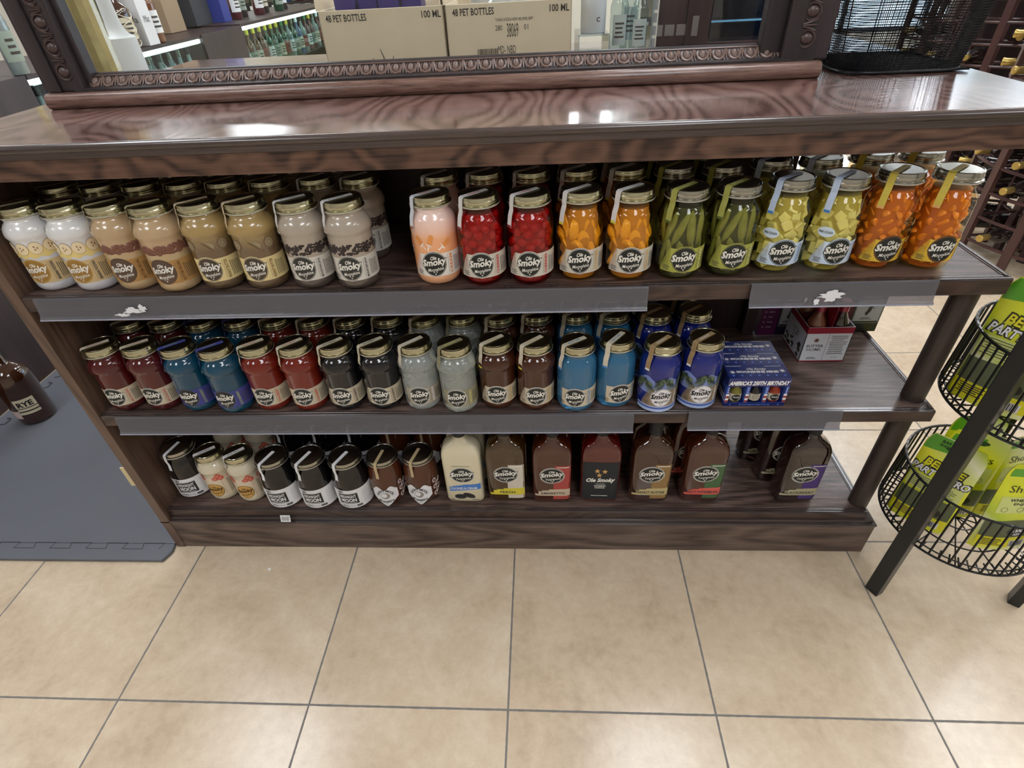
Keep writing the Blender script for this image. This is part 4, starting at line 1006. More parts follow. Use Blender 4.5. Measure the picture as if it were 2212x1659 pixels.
flask('b_whiskey', 'bw', glass_b('whiskey', (112, 20, 14), 0.5), None, emb=False, extra=blackpanel)
flask('b_nut', 'bn', glass_b('nut', (84, 44, 22), 0.55), panel_fn((146, 116, 74), (190, 174, 126), 'PEANUT BUTTER'))
flask('b_melon', 'bm', glass_b('melon', (96, 42, 24), 0.55), panel_fn((74, 104, 68), (216, 96, 88), 'SALTY WATERMELON'))
flask('b_berry', 'bb', glass_b('berry', (50, 28, 24), 0.5), panel_fn((74, 54, 120), (176, 168, 138), 'BLACKBERRY'))
for k, x, y, lab in [('b_cookie', -0.130, 0.497, 'opaque cream bottle with a blue strip and chocolate cookies, front of bottom shelf'), ('b_peach', -0.015, 0.499, 'amber bottle with a yellow strip label at the front of the bottom shelf'),
                     ('b_amaretto', 0.106, 0.495, 'brown bottle with a red side panel and beige strip, front of bottom shelf'), ('b_whiskey', 0.233, 0.499, 'red whiskey bottle with a matte black label and three gold stars'),
                     ('b_nut', 0.364, 0.499, 'brown bottle with a tan side panel label, front of bottom shelf'), ('b_melon', 0.501, 0.501, 'brown bottle with a green side panel and coral strip'), ('b_berry', 0.748, 0.499, 'dark bottle with a purple side panel standing alone at the right, bottom shelf')]:
    place(k, x, y, ZC, lab, cat='bottle', rz=rnd.uniform(-0.03, 0.03))
for k, x, y, lab in [('b_cookie', -0.127, 0.575, 'opaque cream bottle hidden behind the front cream bottle'), ('b_peach', -0.012, 0.575, 'amber bottle behind the front bottle with the yellow strip'), ('b_amaretto', 0.108, 0.575, 'brown bottle behind the red-panelled front bottle'),
                     ('b_whiskey', 0.235, 0.575, 'red whiskey bottle standing behind the black-labelled front bottle'), ('b_nut', 0.366, 0.575, 'brown bottle behind the tan-panelled front bottle'), ('b_melon', 0.478, 0.580, 'brown bottle behind the green-panelled front bottle'),
                     ('b_berry', 0.725, 0.575, 'dark bottle, second in the file of three behind the lone right-hand bottle'), ('b_berry', 0.700, 0.652, 'dark bottle at the rear of the file of three on the right')]:
    place(k, x, y, ZC, lab, cat='bottle', rz=rnd.uniform(-0.03, 0.03))

# ------------------------------------------------------------------ multipack boxes on the middle shelf
M_navy = plain('pack_navy', (20, 36, 104), 0.35, coat=0.3); M_navyl = plain('pack_blue', (62, 92, 176), 0.4); M_starb = plain('pack_star', (92, 138, 224), 0.45)
def mini_pack(y0, label, front=True):
    x0, x1, d, h = 0.4905, 0.6235, 0.0475, 0.066; SZ = 1.17
    root = empty('mini_bottle_pack', ((x0 + x1) / 2, y0 + d / 2, ZB + 0.0008), label, 'box', 'blue multipack cartons'); root.scale = (1, 1, SZ)
    w = (x1 - x0) / 2; D_ = d / 2; m = MB()
    m.box(-w, w, -D_ + 0.014, D_, 0, h, M_navy); m.box(-w, w, -D_, -D_ + 0.014, 0.047, h, M_navy); m.box(-w, w, -D_, -D_ + 0.014, 0, 0.008, M_navy)
    for a, b_ in ((-w, -w + 0.006), (-0.024, -0.016), (0.016, 0.024), (w - 0.006, w)): m.box(a, b_, -D_, -D_ + 0.014, 0.008, 0.047, M_navyl)
    c = m.build('carton', root, bevel=0.0004, seg=1)
    p = MB(); Ft = flat((0, 0, h), (1, 0, 0), (0, 1, 0)); Ff = flat((0, -D_, 0), (1, 0, 0), (0, 0, 1))
    p.text(Ft, 'Ole Smoky', 0.0, 0.0105, w=0.042, h=0.0085, mat=M_creamy, lift=0.0003, shear=0.3, bold=0.03)
    p.text(Ft, 'MOONSHINE MINIS', 0.0, 0.001, w=0.090, h=0.0085, mat=M_white, lift=0.0003, bold=0.05)
    for i in range(7): p.star(Ft, -0.055 + 0.0183 * i, -0.0125, 0.0038, M_starb, 0.0003)
    for x, y in ((0.054, 0.004), (-0.054, 0.0)):
        p.star(Ft, x, y, 0.0085, M_white, 0.0003, n=9, inner=0.25); p.ellipse(Ft, x, y, 0.0035, 0.003, M_white, 0.0004)
    p.rect(Ft, -w + 0.004, -0.03, D_ - 0.0025, D_ - 0.001, M_white, 0.0003); p.rect(Ft, 0.02, w - 0.01, D_ - 0.0025, D_ - 0.001, M_white, 0.0003)
    if front:
        p.text(Ff, "AMERICA'S 250TH BIRTHDAY", 0.0, 0.0555, w=0.128, h=0.0105, mat=M_white, lift=0.0006, shear=0.25, bold=0.05)
        for i in range(6): p.star(Ff, -0.052 + 0.021 * i, 0.0035, 0.0026, M_starb, 0.0003)
        p.lines(Ff, -0.03, 0.03, 0.0025, 0.0055, 1, M_starb, 0.0004)
        rd = plain('stripe_red', (150, 60, 50), 0.5)
        for xx in (-0.020, 0.020, 0.0625, -0.0625):
            for k in range(4): p.rect(Ff, xx - 0.0035, xx + 0.0035, 0.010 + 0.005 * k, 0.0148 + 0.005 * k, M_white if k % 2 else rd, 0.0004)
            for k in range(3): p.star(Ff, xx, 0.034 + 0.0045 * k, 0.0018, M_white, 0.0004)
        Fs = flat((-w, 0, 0), (0, -1, 0), (0, 0, 1)); p.star(Fs, 0, 0.04, 0.014, M_navyl, 0.0003, n=9, inner=0.3)
        for k in range(2): p.rect(Fs, -D_ + 0.001, D_ - 0.001, 0.012 + 0.008 * k, 0.015 + 0.008 * k, M_white, 0.0003)
    p.build('pack_print', c)
    if front:
        for x, col, nm in ((-0.042, (112, 104, 40), 'olive'), (0.0, (24, 24, 26), 'black'), (0.042, (136, 48, 26), 'red')):
            b_ = MB(); b_.lathe([(0, 0.0085), (0.0135, 0.0085), (0.0145, 0.011), (0.0145, 0.030), (0.013, 0.034), (0.0075, 0.040), (0.006, 0.0455), (0, 0.0455)], liquid('mini_' + nm, col), 24)
            o = b_.build('mini_bottle', root, loc=(x, -D_ + 0.0095 + 0.006, 0), sharp=50)
            Fm = cyl(0.0147); q = MB(); q.cols(Fm, -0.018, 0.018, 14, lambda x: 0.013, lambda x: 0.028, M_cream, 0.0002)
            if nm != 'black': q.ellipse(Fm, 0, 0.0205, 0.0095, 0.0075, M_eb, 0.0005); q.text(Fm, 'Smoky', 0, 0.021, w=0.014, h=0.0045, mat=M_creamy, lift=0.0008, shear=0.3, bold=0.03)
            else: q.lines(Fm, -0.008, 0.010, 0.015, 0.027, 6, M_ink, 0.0005)
            q.build('bottle_label', o)
mini_pack(0.446, 'blue starry carton of mini bottles with windows, front one of three')
mini_pack(0.4955, 'blue starry carton of mini bottles, middle one of three', False)
mini_pack(0.545, 'blue starry carton of mini bottles, rear one of three', False)

# wine caddy and wine boxes
M_card_w = plain('carton_white', (206, 208, 214), 0.5); M_card_r = plain('carton_crimson', (140, 22, 44), 0.5); M_card_dr = plain('carton_dark_red', (84, 16, 30), 0.55)
cad = empty('wine_carrier', (0.769, 0.668, ZB + 0.0008), 'white and crimson cardboard bottle carrier with four small wine bottles', 'carton')
cw, cd, ch = 0.0535, 0.0535, 0.098
m = MB()
m.box(-cw, cw, -cd, -cd + 0.0015, 0, ch, M_card_w); m.box(-cw, cw, cd - 0.0015, cd, 0, ch, M_card_w); m.box(-cw, -cw + 0.0015, -cd, cd, 0, ch, M_card_w); m.box(cw - 0.0015, cw, -cd, cd, 0, ch, M_card_w); m.box(-cw, cw, -cd, cd, 0, 0.0015, M_card_w)
cb = m.build('carton_body', cad)
p = MB(); Ff = flat((0, -cd, 0), (1, 0, 0), (0, 0, 1)); Fl = flat((-cw, 0, 0), (0, -1, 0), (0, 0, 1))
for F in (Ff, Fl):
    p.rect(F, -cw, cw, ch - 0.017, ch, M_card_r, 0.0002); p.rect(F, -cw, cw, 0.0, 0.003, M_card_r, 0.0002)
p.text(Ff, 'SUTTER', -0.026, 0.046, w=0.040, h=0.0075, mat=M_ink, lift=0.0004, bold=0.02); p.text(Ff, 'HOME', -0.026, 0.0355, w=0.033, h=0.0075, mat=M_ink, lift=0.0004, bold=0.004)
p.ellipse(Ff, -0.026, 0.062, 0.0045, 0.0045, plain('grape_seal', (110, 66, 50), 0.5), 0.0004); p.ring(Ff, -0.026, 0.062, 0.006, 0.006, 0.0006, plain('grape_seal', 0), 0.0004)
p.lines(Ff, -0.038, -0.013, 0.007, 0.014, 2, M_ink, 0.0003); p.lines(Ff, 0.006, 0.047, 0.020, 0.076, 10, M_ink, 0.0003, 3, fill=0.3); p.text(Ff, 'ALOHA', 0.028, 0.012, w=0.016, h=0.003, mat=M_ink, lift=0.0003)
p.rect(Ff, 0.0002, 0.0009, 0, ch, M_ink, 0.0003)
p.text(Fl, 'SUTTER', 0.0, 0.062, w=0.036, h=0.007, mat=M_ink, lift=0.0004, bold=0.02); p.text(Fl, 'HOME', 0.0, 0.052, w=0.029, h=0.007, mat=M_ink, lift=0.0004, bold=0.004)
r = random.Random(4); gr = plain('leaf_print', (70, 80, 50), 0.6); gb = plain('branch_print', (60, 54, 50), 0.6)
for k in range(26): p.ellipse(Fl, r.uniform(-0.045, 0.045), r.uniform(0.008, 0.040), r.uniform(0.004, 0.009), r.uniform(0.003, 0.007), (gr, gb, M_white)[k % 3], 0.0004 + 0.00002 * k, n=8)
p.build('carton_print', cb)
m = MB(); m.box(-0.0006, 0.0006, -cd + 0.002, cd - 0.002, 0.004, 0.150, M_card_r); m.box(-cw + 0.002, cw - 0.002, -0.0006, 0.0006, 0.004, 0.108, M_card_dr); m.build('divider', cad)
m = MB(); m.box(-cw + 0.0018, cw - 0.0018, -cd + 0.0018, -cd + 0.0026, 0.004, ch - 0.001, M_card_dr); m.box(-cw + 0.0018, -cw + 0.0026, -cd + 0.0018, cd - 0.0018, 0.004, ch - 0.001, M_card_dr); m.build('inner_lining', cad)
def wine_small(x, y, lab, rose=True, src=None):
    root = empty('wine_bottle', (x, y, ZB + 0.0035), lab, 'bottle', 'small wine bottles in the carrier')
    P = [(0, 0), (0.020, 0), (0.0225, 0.003), (0.0225, 0.085), (0.021, 0.098), (0.014, 0.112), (0.0098, 0.122), (0.0095, 0.150), (0, 0.150)]
    MB().lathe(P, glass_b('rose' if rose else 'darkwine', (150, 88, 62) if rose else (40, 18, 18), 0.2), 28).build('bottle_glass', root, sharp=50)
    MB().lathe([(0.0102, 0.126), (0.0108, 0.1265), (0.0108, 0.152), (0.0100, 0.1535), (0, 0.1535)], plain('cap_crimson', (150, 40, 66), 0.3, metal=0.3, coat=0.5), 24).build('cap', root, sharp=40)
wine_small(0.743, 0.641, 'small rose wine bottle with a pink cap, front left in the carrier'); wine_small(0.796, 0.641, 'small dark wine bottle, front right in the carrier', False)
wine_small(0.743, 0.694, 'small rose wine bottle, rear left in the carrier'); wine_small(0.796, 0.694, 'small dark wine bottle, rear right in the carrier', False)
M_pur = plain('carton_purple', (92, 22, 84), 0.45, coat=0.2); M_nvy = plain('carton_midnight', (20, 20, 44), 0.45, coat=0.2); M_bur = plain('carton_burgundy', (84, 20, 46), 0.45, coat=0.2); M_blk = plain('carton_black', (24, 26, 24), 0.45, coat=0.2); M_lab = plain('carton_label_grey', (176, 178, 184), 0.5)
def wine_box(x0, x1, c1, c2, lab, split):
    y0, y1, h = 0.738, 0.774, 0.155
    if x0 > 0.75: y0, y1 = 0.745, 0.797
    root = empty('boxed_wine', ((x0 + x1) / 2, (y0 + y1) / 2, ZB + (0.0026 if x0 > 0.75 else 0.0008)), lab, 'carton', 'boxed wines behind the carrier')
    w = (x1 - x0) / 2; d = (y1 - y0) / 2; s = -w + 2 * w * split; m = MB()
    m.box(-w, s, -d, d, 0, h, c1); m.box(s, w, -d, d, 0, h, c2); b_ = m.build('carton_body', root)
    p = MB(); F = flat((0, -d, 0), (1, 0, 0), (0, 0, 1)); cx = (s + w) / 2; hw = (w - s) / 2
    p.text(F, 'BAREFOOT', (-w + s) / 2, 0.103, w=(s + w) * 0.8, h=0.009, mat=M_lab, lift=0.0004, bold=0.03)
    for k in range(5): p.lines(F, -w + 0.018, s - 0.012, 0.082 - 0.015 * k, 0.087 - 0.015 * k, 1, M_lab, 0.0004, k); p.ellipse(F, -w + 0.010, 0.0845 - 0.015 * k, 0.0022, 0.0022, M_lab, 0.0004, n=8)
    p.rect(F, s + 0.004, w - 0.002, 0.026, 0.112, M_lab, 0.0002); p.rect(F, s + 0.005, w - 0.003, 0.027, 0.111, c2, 0.0003); p.rect(F, s + 0.006, w - 0.004, 0.032, 0.095, M_lab, 0.0004)
    p.rect(F, s + 0.005, w - 0.003, 0.097, 0.109, M_bur, 0.0004); p.text(F, 'BAREFOOT', cx, 0.103, w=hw * 1.3, h=0.006, mat=M_creamy, lift=0.0006, bold=0.02)
    p.ellipse(F, cx + 0.002, 0.066, 0.0050, 0.0100, M_ink, 0.0006, tilt=0.4); p.ellipse(F, cx - 0.002, 0.055, 0.0038, 0.006, M_ink, 0.0006)
    for k in range(5): p.ellipse(F, cx - 0.002 + 0.0032 * k, 0.079 - 0.0006 * k * k, 0.0015, 0.0019, M_ink, 0.0006, n=8)
    p.lines(F, cx - 0.015, cx + 0.015, 0.036, 0.044, 2, M_ink, 0.0006)
    p.build('carton_print', b_)
wine_box(0.652, 0.750, M_pur, M_nvy, 'purple and navy boxed wine carton behind the carrier, against the back panel', 0.46)
wine_box(0.832, 0.958, M_bur, M_blk, 'burgundy and black boxed wine carton at the right end, behind the carrier', 0.42)

# ------------------------------------------------------------------ things standing on the counter, seen through the pane
M_kraft = plain('cardboard', (216, 198, 172), 0.75, noise=0.06, nscale=25, bump=0.1)
M_kraft2 = plain('cardboard_inside', (196, 176, 150), 0.8)
def carton(x0, x1, lab, second):
    y0, y1, h = 0.90, 1.14, 0.137
    root = empty('cardboard_box', ((x0 + x1) / 2, (y0 + y1) / 2, ZT + 0.0006), lab, 'box', 'open bottle cartons on the counter')
    root.rotation_euler = (0, 0, 0.012)
    w = (x1 - x0) / 2; d = (y1 - y0) / 2; t = 0.003; m = MB()
    m.box(-w, w, -d, -d + t, 0, h, M_kraft); m.box(-w, w, d - t, d, 0, h, M_kraft); m.box(-w, -w + t, -d, d, 0, h, M_kraft); m.box(w - t, w, -d, d, 0, h, M_kraft); m.box(-w, w, -d, d, 0, t, M_kraft)
    b_ = m.build('carton_body', root, bevel=0.001)
    m = MB()
    m.add([(-w, -d, h), (-w, d, h), (-w - 0.006, d, h + 0.03), (-w - 0.006, -d + 0.02, h + 0.03)], [(0, 1, 2, 3)], M_kraft2)
    m.add([(w - 0.004, -d, h), (w - 0.004, d, h), (w - 0.006, d, h + 0.022), (w - 0.006, -d + 0.02, h + 0.022)], [(0, 1, 2, 3)], M_kraft2)
    m.add([(-w, d, h), (w, d, h), (w, d + 0.05, h + 0.012), (-w, d + 0.05, h + 0.012)], [(0, 1, 2, 3)], M_kraft2)
    fl = m.build('flap', root); so = fl.modifiers.new('thickness', 'SOLIDIFY'); so.thickness = 0.003
    p = MB(); F = flat((0, -d, 0), (1, 0, 0), (0, 0, 1)); ik = plain('box_ink', (62, 56, 50), 0.7)
    p.text(F, '48 PET BOTTLES', -w + 0.060, h - 0.0145, w=0.090, h=0.0135, mat=ik, lift=0.0004, bold=0.02)
    p.text(F, '100 ML', w - 0.0265, h - 0.0145, w=0.042, h=0.0135, mat=ik, lift=0.0004, bold=0.02)
    if second:
        p.text(F, 'TAAKA VODKA NEW 48/100ML 80PF', 0.012, h - 0.031, w=0.082, h=0.006, mat=ik, lift=0.0004)
        p.text(F, '280', -0.022, h - 0.046, w=0.015, h=0.010, mat=ik, lift=0.0004); p.text(F, '38069', 0.008, h - 0.051, w=0.025, h=0.026, mat=ik, lift=0.0004); p.text(F, '01', 0.0375, h - 0.046, w=0.009, h=0.010, mat=ik, lift=0.0004)
        p.text(F, 'MD- NBD', -0.006, h - 0.087, w=0.040, h=0.015, mat=ik, lift=0.0004)
        r = random.Random(2); x = -0.072
        while x < -0.028: q = r.choice((0.0006, 0.0011, 0.0017)); p.rect(F, x, x + q, h - 0.128, h - 0.084, ik, 0.0004, 1); x += q + r.choice((0.0007, 0.0012))
    else:
        for pts in ([(-0.010, 0.004), (-0.018, 0.018), (-0.030, 0.036), (-0.032, 0.045)], [(0.0, 0.0), (-0.002, 0.025), (-0.008, 0.048), (-0.013, 0.062)], [(0.012, 0.004), (0.013, 0.020), (0.012, 0.034), (0.015, 0.048)]):
            p.tube([F(a, c, 0.0004) for a, c in pts], [0.0012, 0.0014, 0.0012, 0.0006], ik, 5)
    p.build('carton_print', b_)
    return root
carton(-0.398, -0.124, 'open cardboard bottle carton on the counter, the left one with branch marks', False)
carton(-0.119, 0.153, 'open cardboard bottle carton on the counter, the right one with a barcode', True)
M_violet = plain('violet_box', (70, 58, 120), 0.4); n0 = None
for i in range(4):
    o = MB().box(-0.022, 0.022, -0.03, 0.03, 0, 0.155, M_violet).build('small_box', loc=(-0.352 + 0.05 * i, 0.985 + 0.012 * (i % 2), ZT + 0.004), bevel=0.001)
    tag(o, 'small violet box poking out of the left cardboard carton, %s from its left side' % ('first', 'second', 'third', 'fourth', 'fifth')[i], 'box', 'violet boxes in the left carton')
r = random.Random(9); v, f = blobpiece(0.105, 0.085, 0.07, 26, 14, 0.11, 5)
wrap = MB().add(v, f, glassy('plastic_wrap', (235, 238, 240), 3.0, 0.08, 1.5, haze=0.3, haze_col=(225, 228, 232)), True).build('plastic_bag', loc=(0.02, 1.01, ZT + 0.105))
tag(wrap, 'crumpled clear plastic bag stuffed in the right cardboard carton', 'plastic bag')
# white bottle and gold bottle behind the left column
wbm = MB().lathe([(0, 0), (0.036, 0), (0.039, 0.003), (0.039, 0.094), (0.0385, 0.097), (0.033, 0.100), (0.025, 0.106), (0.020, 0.116), (0.017, 0.130), (0.013, 0.26), (0, 0.26)], plain('matte_white_bottle', (206, 208, 208), 0.5), 44)
tag(wbm.build('decanter', loc=(-0.958, 1.04, ZT + 0.0006), sharp=35), 'plain white bottle with a round shoulder behind the pane, beside the gold bottle', 'bottle')
gb_ = MB(); gb_.lathe([(0, 0), (0.028, 0), (0.031, 0.005), (0.032, 0.30), (0.026, 0.33), (0, 0.33)], plain('honey_glass', (204, 184, 128), 0.12, trans=0.25, coat=0.8, ior=1.45, noise=0.5, nscale=22), 14)
g_o = gb_.build('tall_bottle', loc=(-0.905, 0.875, ZT + 0.0006), sharp=20); tag(g_o, 'tall faceted gold glass bottle at the left edge behind the pane', 'bottle')
# right side: white canister, acrylic stand with minis
can = MB().lathe([(0, 0), (0.030, 0), (0.031, 0.002), (0.031, 0.19), (0.030, 0.194), (0, 0.194)], plain('canister_white', (214, 220, 226), 0.4), 36)
can.text(cyl(0.0312), 'C', 0.010, 0.028, h=0.010, mat=M_ink, lift=0.0004, bold=0.03)
acs = empty('acrylic_riser', (0.255, 1.17, ZT + 0.0006), 'clear acrylic riser box on the counter to the right of the cartons', 'display riser')
m = MB(); m.box(-0.075, 0.105, -0.095, 0.095, 0.0, 0.004, M_acryl); m.box(-0.075, 0.0, -0.095, 0.05, 0.050, 0.054, M_acryl)
for x in (-0.075, 0.0, 0.102): m.box(x, x + 0.003, -0.095, 0.095, 0.004, 0.150 if x > 0.05 else 0.05, M_acryl)
m.build('acrylic_box', acs)
tag(can.build('canister', loc=(0.218, 1.12, ZT + 0.0552), sharp=40), 'white cylindrical canister with a small letter C on the acrylic riser', 'canister')
def clear_bottle(x, y, z, h, lab, capc=M_white):
    root = empty('glass_bottle', (x, y, z), lab, 'bottle', 'clear bottles by the acrylic riser')
    MB().lathe([(0, 0), (0.020, 0), (0.022, 0.003), (0.022, h * 0.6), (0.016, h * 0.72), (0.008, h * 0.8), (0.008, h * 0.92), (0, h * 0.92)], glassy('thin_clear_glass', (226, 234, 234), 1.6, 0.01), 24).build('bottle_glass', root, sharp=50)
    MB().lathe([(0, h * 0.88), (0.010, h * 0.88), (0.010, h), (0, h)], capc, 20).build('cap', root)
    q = MB(); q.cols(cyl(0.0223), -0.018, 0.018, 12, lambda x: h * 0.12, lambda x: h * 0.5, plain('label_silver', (176, 186, 184), 0.5), 0.0002); q.lines(cyl(0.0223), -0.012, 0.012, h * 0.2, h * 0.42, 4, M_ink, 0.0005); q.build('label', root)
clear_bottle(0.282, 1.12, ZT + 0.0052, 0.17, 'clear glass bottle with a white cap, left of two in the acrylic riser'); clear_bottle(0.330, 1.11, ZT + 0.0052, 0.15, 'clear glass bottle, right of two in the acrylic riser', plain('cap_navy', (30, 44, 74), 0.4))
clear_bottle(0.318, 1.20, ZT + 0.0052, 0.19, 'clear glass bottle at the back of the acrylic riser', plain('cap_navy', 0))
tb = MB().box(-0.008, 0.008, -0.002, 0.002, 0, 0.20, plain('tag_strip_white', (222, 216, 204), 0.5)); F = flat((0, -0.002, 0), (1, 0, 0), (0, 0, 1))
for k in range(7): tb.rect(F, -0.005, 0.005, 0.012 + 0.027 * k, 0.032 + 0.027 * k, plain('tag_strip_grey', (150, 148, 146), 0.5), 0.0004)
tag(tb.build('tag_strip', loc=(0.374, 1.145, ZT + 0.0006)), 'narrow upright strip of small grey tags next to the dark cabinet', 'sign strip')
dc = empty('standin_cabinet', (0.50, 1.30, ZT + 0.0006), 'made-up dark cabinet with blue-tinted glass, standing in for a reflection in the pane', 'cabinet')  # cabinet made up for the dark, blue-lit area that reads as a reflection
M_mah = wood('mahogany_panel', (36, 26, 30), (54, 38, 40), (70, 50, 50), 'z', rings=5, warp=2, rough=0.3, coat=0.3, stretch=0.08, pores=0.5)
m = MB(); m.box(-0.125, -0.035, -0.10, 0.10, 0, 0.50, M_mah); m.box(-0.035, 0.025, -0.105, 0.10, 0, 0.50, M_mah); m.box(0.025, 0.20, -0.02, 0.10, 0, 0.5, M_mah); m.box(0.025, 0.20, -0.10, -0.02, 0, 0.012, M_mah)
m.build('cabinet_body', dc, bevel=0.002)
m = MB(); m.box(0.030, 0.19, -0.098, -0.094, 0.012, 0.5, glassy('blue_tinted_glass', (110, 160, 205), 1.5, 0.02, 1.6)); m.box(0.030, 0.19, -0.10, -0.093, 0.055, 0.059, plain('cyan_edge', (120, 190, 230), 0.3)); m.build('glass_door', dc)  # blue tint and cyan edge colour in the blue light; no lamp here
m = MB(); Fd = flat((0, -0.1, 0), (1, 0, 0), (0, 0, 1))
for k in range(3): m.rect(Fd, -0.118 + 0.03 * k, -0.094 + 0.03 * k, 0.03, 0.055, plain('tag_dim', (120, 112, 108), 0.6), 0.0006)
m.rect(flat((0, -0.105, 0), (1, 0, 0), (0, 0, 1)), -0.02, -0.004, 0.028, 0.072, plain('tag_dim', 0), 0.0006); m.build('paper_tags', dc)
ws = MB().box(-0.011, 0.011, -0.003, 0.003, 0, 0.24, plain('strip_paper', (206, 204, 190), 0.6)); tag(ws.build('paper_strip', loc=(0.700, 1.195, ZT + 0.001), bevel=0.0005), 'pale paper strip standing against the blue glass door', 'paper strip')

# ------------------------------------------------------------------ black wire mesh basket on the counter
bk = empty('mesh_basket', (0.795, 0.842, ZT + 0.004), 'black wire mesh basket standing on the right end of the counter', 'basket')
M_wire = plain('black_wire', (14, 16, 20), 0.4, metal=0.2)
def superring(hw, hd, z, e, n):
    return [(hw * math.copysign(abs(cos(2 * pi * i / n)) ** (2 / e), cos(2 * pi * i / n)), hd * math.copysign(abs(sin(2 * pi * i / n)) ** (2 / e), sin(2 * pi * i / n)), z) for i in range(n)]
n = 210; rows = 34; vs = []; fs = []
for j in range(rows + 1):
    t = j / rows; k = 1 + 0.16 * t
    vs += [Vector(p) for p in superring(0.118 * k, 0.125 * k, 0.15 * t, 4.5, n)]
for j in range(rows):
    for i in range(n): i2 = (i + 1) % n; fs.append((j * n + i, j * n + i2, (j + 1) * n + i2, (j + 1) * n + i))
o = MB().add(vs, fs, M_wire).build('mesh_wall', bk); w_ = o.modifiers.new('wires', 'WIREFRAME'); w_.thickness = 0.0019; w_.use_even_offset = False
g = MB(); N = 40; vs = [(-0.116 + 0.232 * i / N, -0.123 + 0.246 * j / N, 0.0) for j in range(N + 1) for i in range(N + 1)]
fs = [(j * (N + 1) + i, j * (N + 1) + i + 1, (j + 1) * (N + 1) + i + 1, (j + 1) * (N + 1) + i) for j in range(N) for i in range(N)]
o = g.add(vs, fs, M_wire).build('mesh_bottom', bk); w_ = o.modifiers.new('wires', 'WIREFRAME'); w_.thickness = 0.0026; w_.use_even_offset = False
m = MB(); m.tube(superring(0.118, 0.125, 0.0, 4.5, 96), 0.0028, M_wire, 8, closed=True); m.build('bottom_hoop', bk)
m = MB(); m.tube(superring(0.118 * 1.16, 0.125 * 1.16, 0.15, 4.5, 96), 0.0035, M_wire, 8, closed=True); m.build('rim_hoop', bk)
tray = MB(); tray.loft([(0.125, 0.130, 0, 5), (0.150, 0.155, 0.006, 5), (0.158, 0.162, 0.014, 5), (0.158, 0.162, 0.03, 5)], plain('tan_card', (186, 160, 128), 0.7, noise=0.05, nscale=20), 60)
tag(tray.build('tray', loc=(0.80, 0.842, ZT + 0.16), sharp=40), 'tan cardboard tray resting on top of the black mesh basket', 'tray')

# ------------------------------------------------------------------ round wire stand with pouches
st = empty('wire_basket_stand', (1.102, 0.395, 0), 'black round two-tier wire basket stand on the floor beside the counter', 'display stand')
M_iron = plain('black_iron', (20, 23, 25), 0.38, metal=0.1, coat=0.2)
for a in (207, 324, 50):
    x, y = 0.192 * cos(rad(a)), 0.192 * sin(rad(a))
    R_ = Matrix.Translation((x, y, 0)) @ Matrix.Rotation(rad(a), 4, 'Z')
    MB().box(-0.0125, 0.0125, -0.0165, 0.0165, 0.0008, 1.12, M_iron, R_).build('leg', st, bevel=0.002)
def basket(zb, zt, rb, rt, nm):
    m = MB(); n = 52
    for i in range(n):
        a = 2 * pi * i / n
        m.tube([(rt * sin(a), rt * cos(a), zt + 0.003), (rb * sin(a), rb * cos(a), zb), ((rb - 0.03) * sin(a), (rb - 0.03) * cos(a), zb)], 0.0022, M_iron, 5, smooth=True)
    for r_, z_, w_ in ((rt, zt, 0.0032), (rb, zb, 0.0030), (rb - 0.004, zb + 0.012, 0.002), (rb * 0.62, zb, 0.002), (rb * 0.25, zb, 0.002)):
        m.tube([(r_ * sin(2 * pi * i / 64), r_ * cos(2 * pi * i / 64), z_) for i in range(64)], w_, M_iron, 6, closed=True)
    for i in range(6):
        a = pi * i / 6; m.tube([(rb * cos(a), rb * sin(a), zb - 0.001), (-rb * cos(a), -rb * sin(a), zb - 0.001)], 0.0018, M_iron, 5)
    m.build(nm, st)
    m = MB()
    for a in (207, 324, 50):
        for z_ in (zb, zt): c = Vector((cos(rad(a)), sin(rad(a)), 0)); m.tube([c * (rb - 0.002) + Vector((0, 0, z_)), c * 0.184 + Vector((0, 0, z_))], 0.003, M_iron, 6)
    m.build('bracket', st)
basket(0.19, 0.348, 0.166, 0.159, 'wire_basket'); basket(0.551, 0.710, 0.166, 0.159, 'wire_basket')
def pouch_material(name, seed):
    m, nt, b = new_mat(name)
    tc = nt.nodes.new('ShaderNodeTexCoord'); sx = nt.nodes.new('ShaderNodeSeparateXYZ'); nt.links.new(tc.outputs['Object'], sx.inputs[0])
    a = math_node(nt, 'ADD', math_node(nt, 'MULTIPLY', sx.outputs[0], 2.2), math_node(nt, 'MULTIPLY', sx.outputs[2], 3.0))
    a = math_node(nt, 'ADD', a, 0.3 + 0.13 * seed); a = math_node(nt, 'FRACT', a)
    c = ramp(nt, a, [(0.0, L((196, 206, 30))), (0.30, L((226, 228, 40))), (0.45, L((216, 224, 140))), (0.52, L((236, 236, 200))), (0.62, L((180, 200, 60))), (0.8, L((216, 222, 44)))])
    nt.links.new(c, b.inputs['Base Color']); b.inputs['Roughness'].default_value = 0.28; b.inputs['Coat Weight'].default_value = 0.3
    return m
M_pg = plain('pouch_green', (86, 160, 40), 0.3, coat=0.3); M_pd = plain('pouch_grey', (86, 96, 66), 0.35, coat=0.3); M_py = plain('pouch_yellow', (224, 218, 30), 0.3, coat=0.3); M_pl = plain('pouch_pale', (206, 214, 128), 0.35, coat=0.3); M_pb = plain('pouch_black', (22, 26, 20), 0.35, coat=0.3)
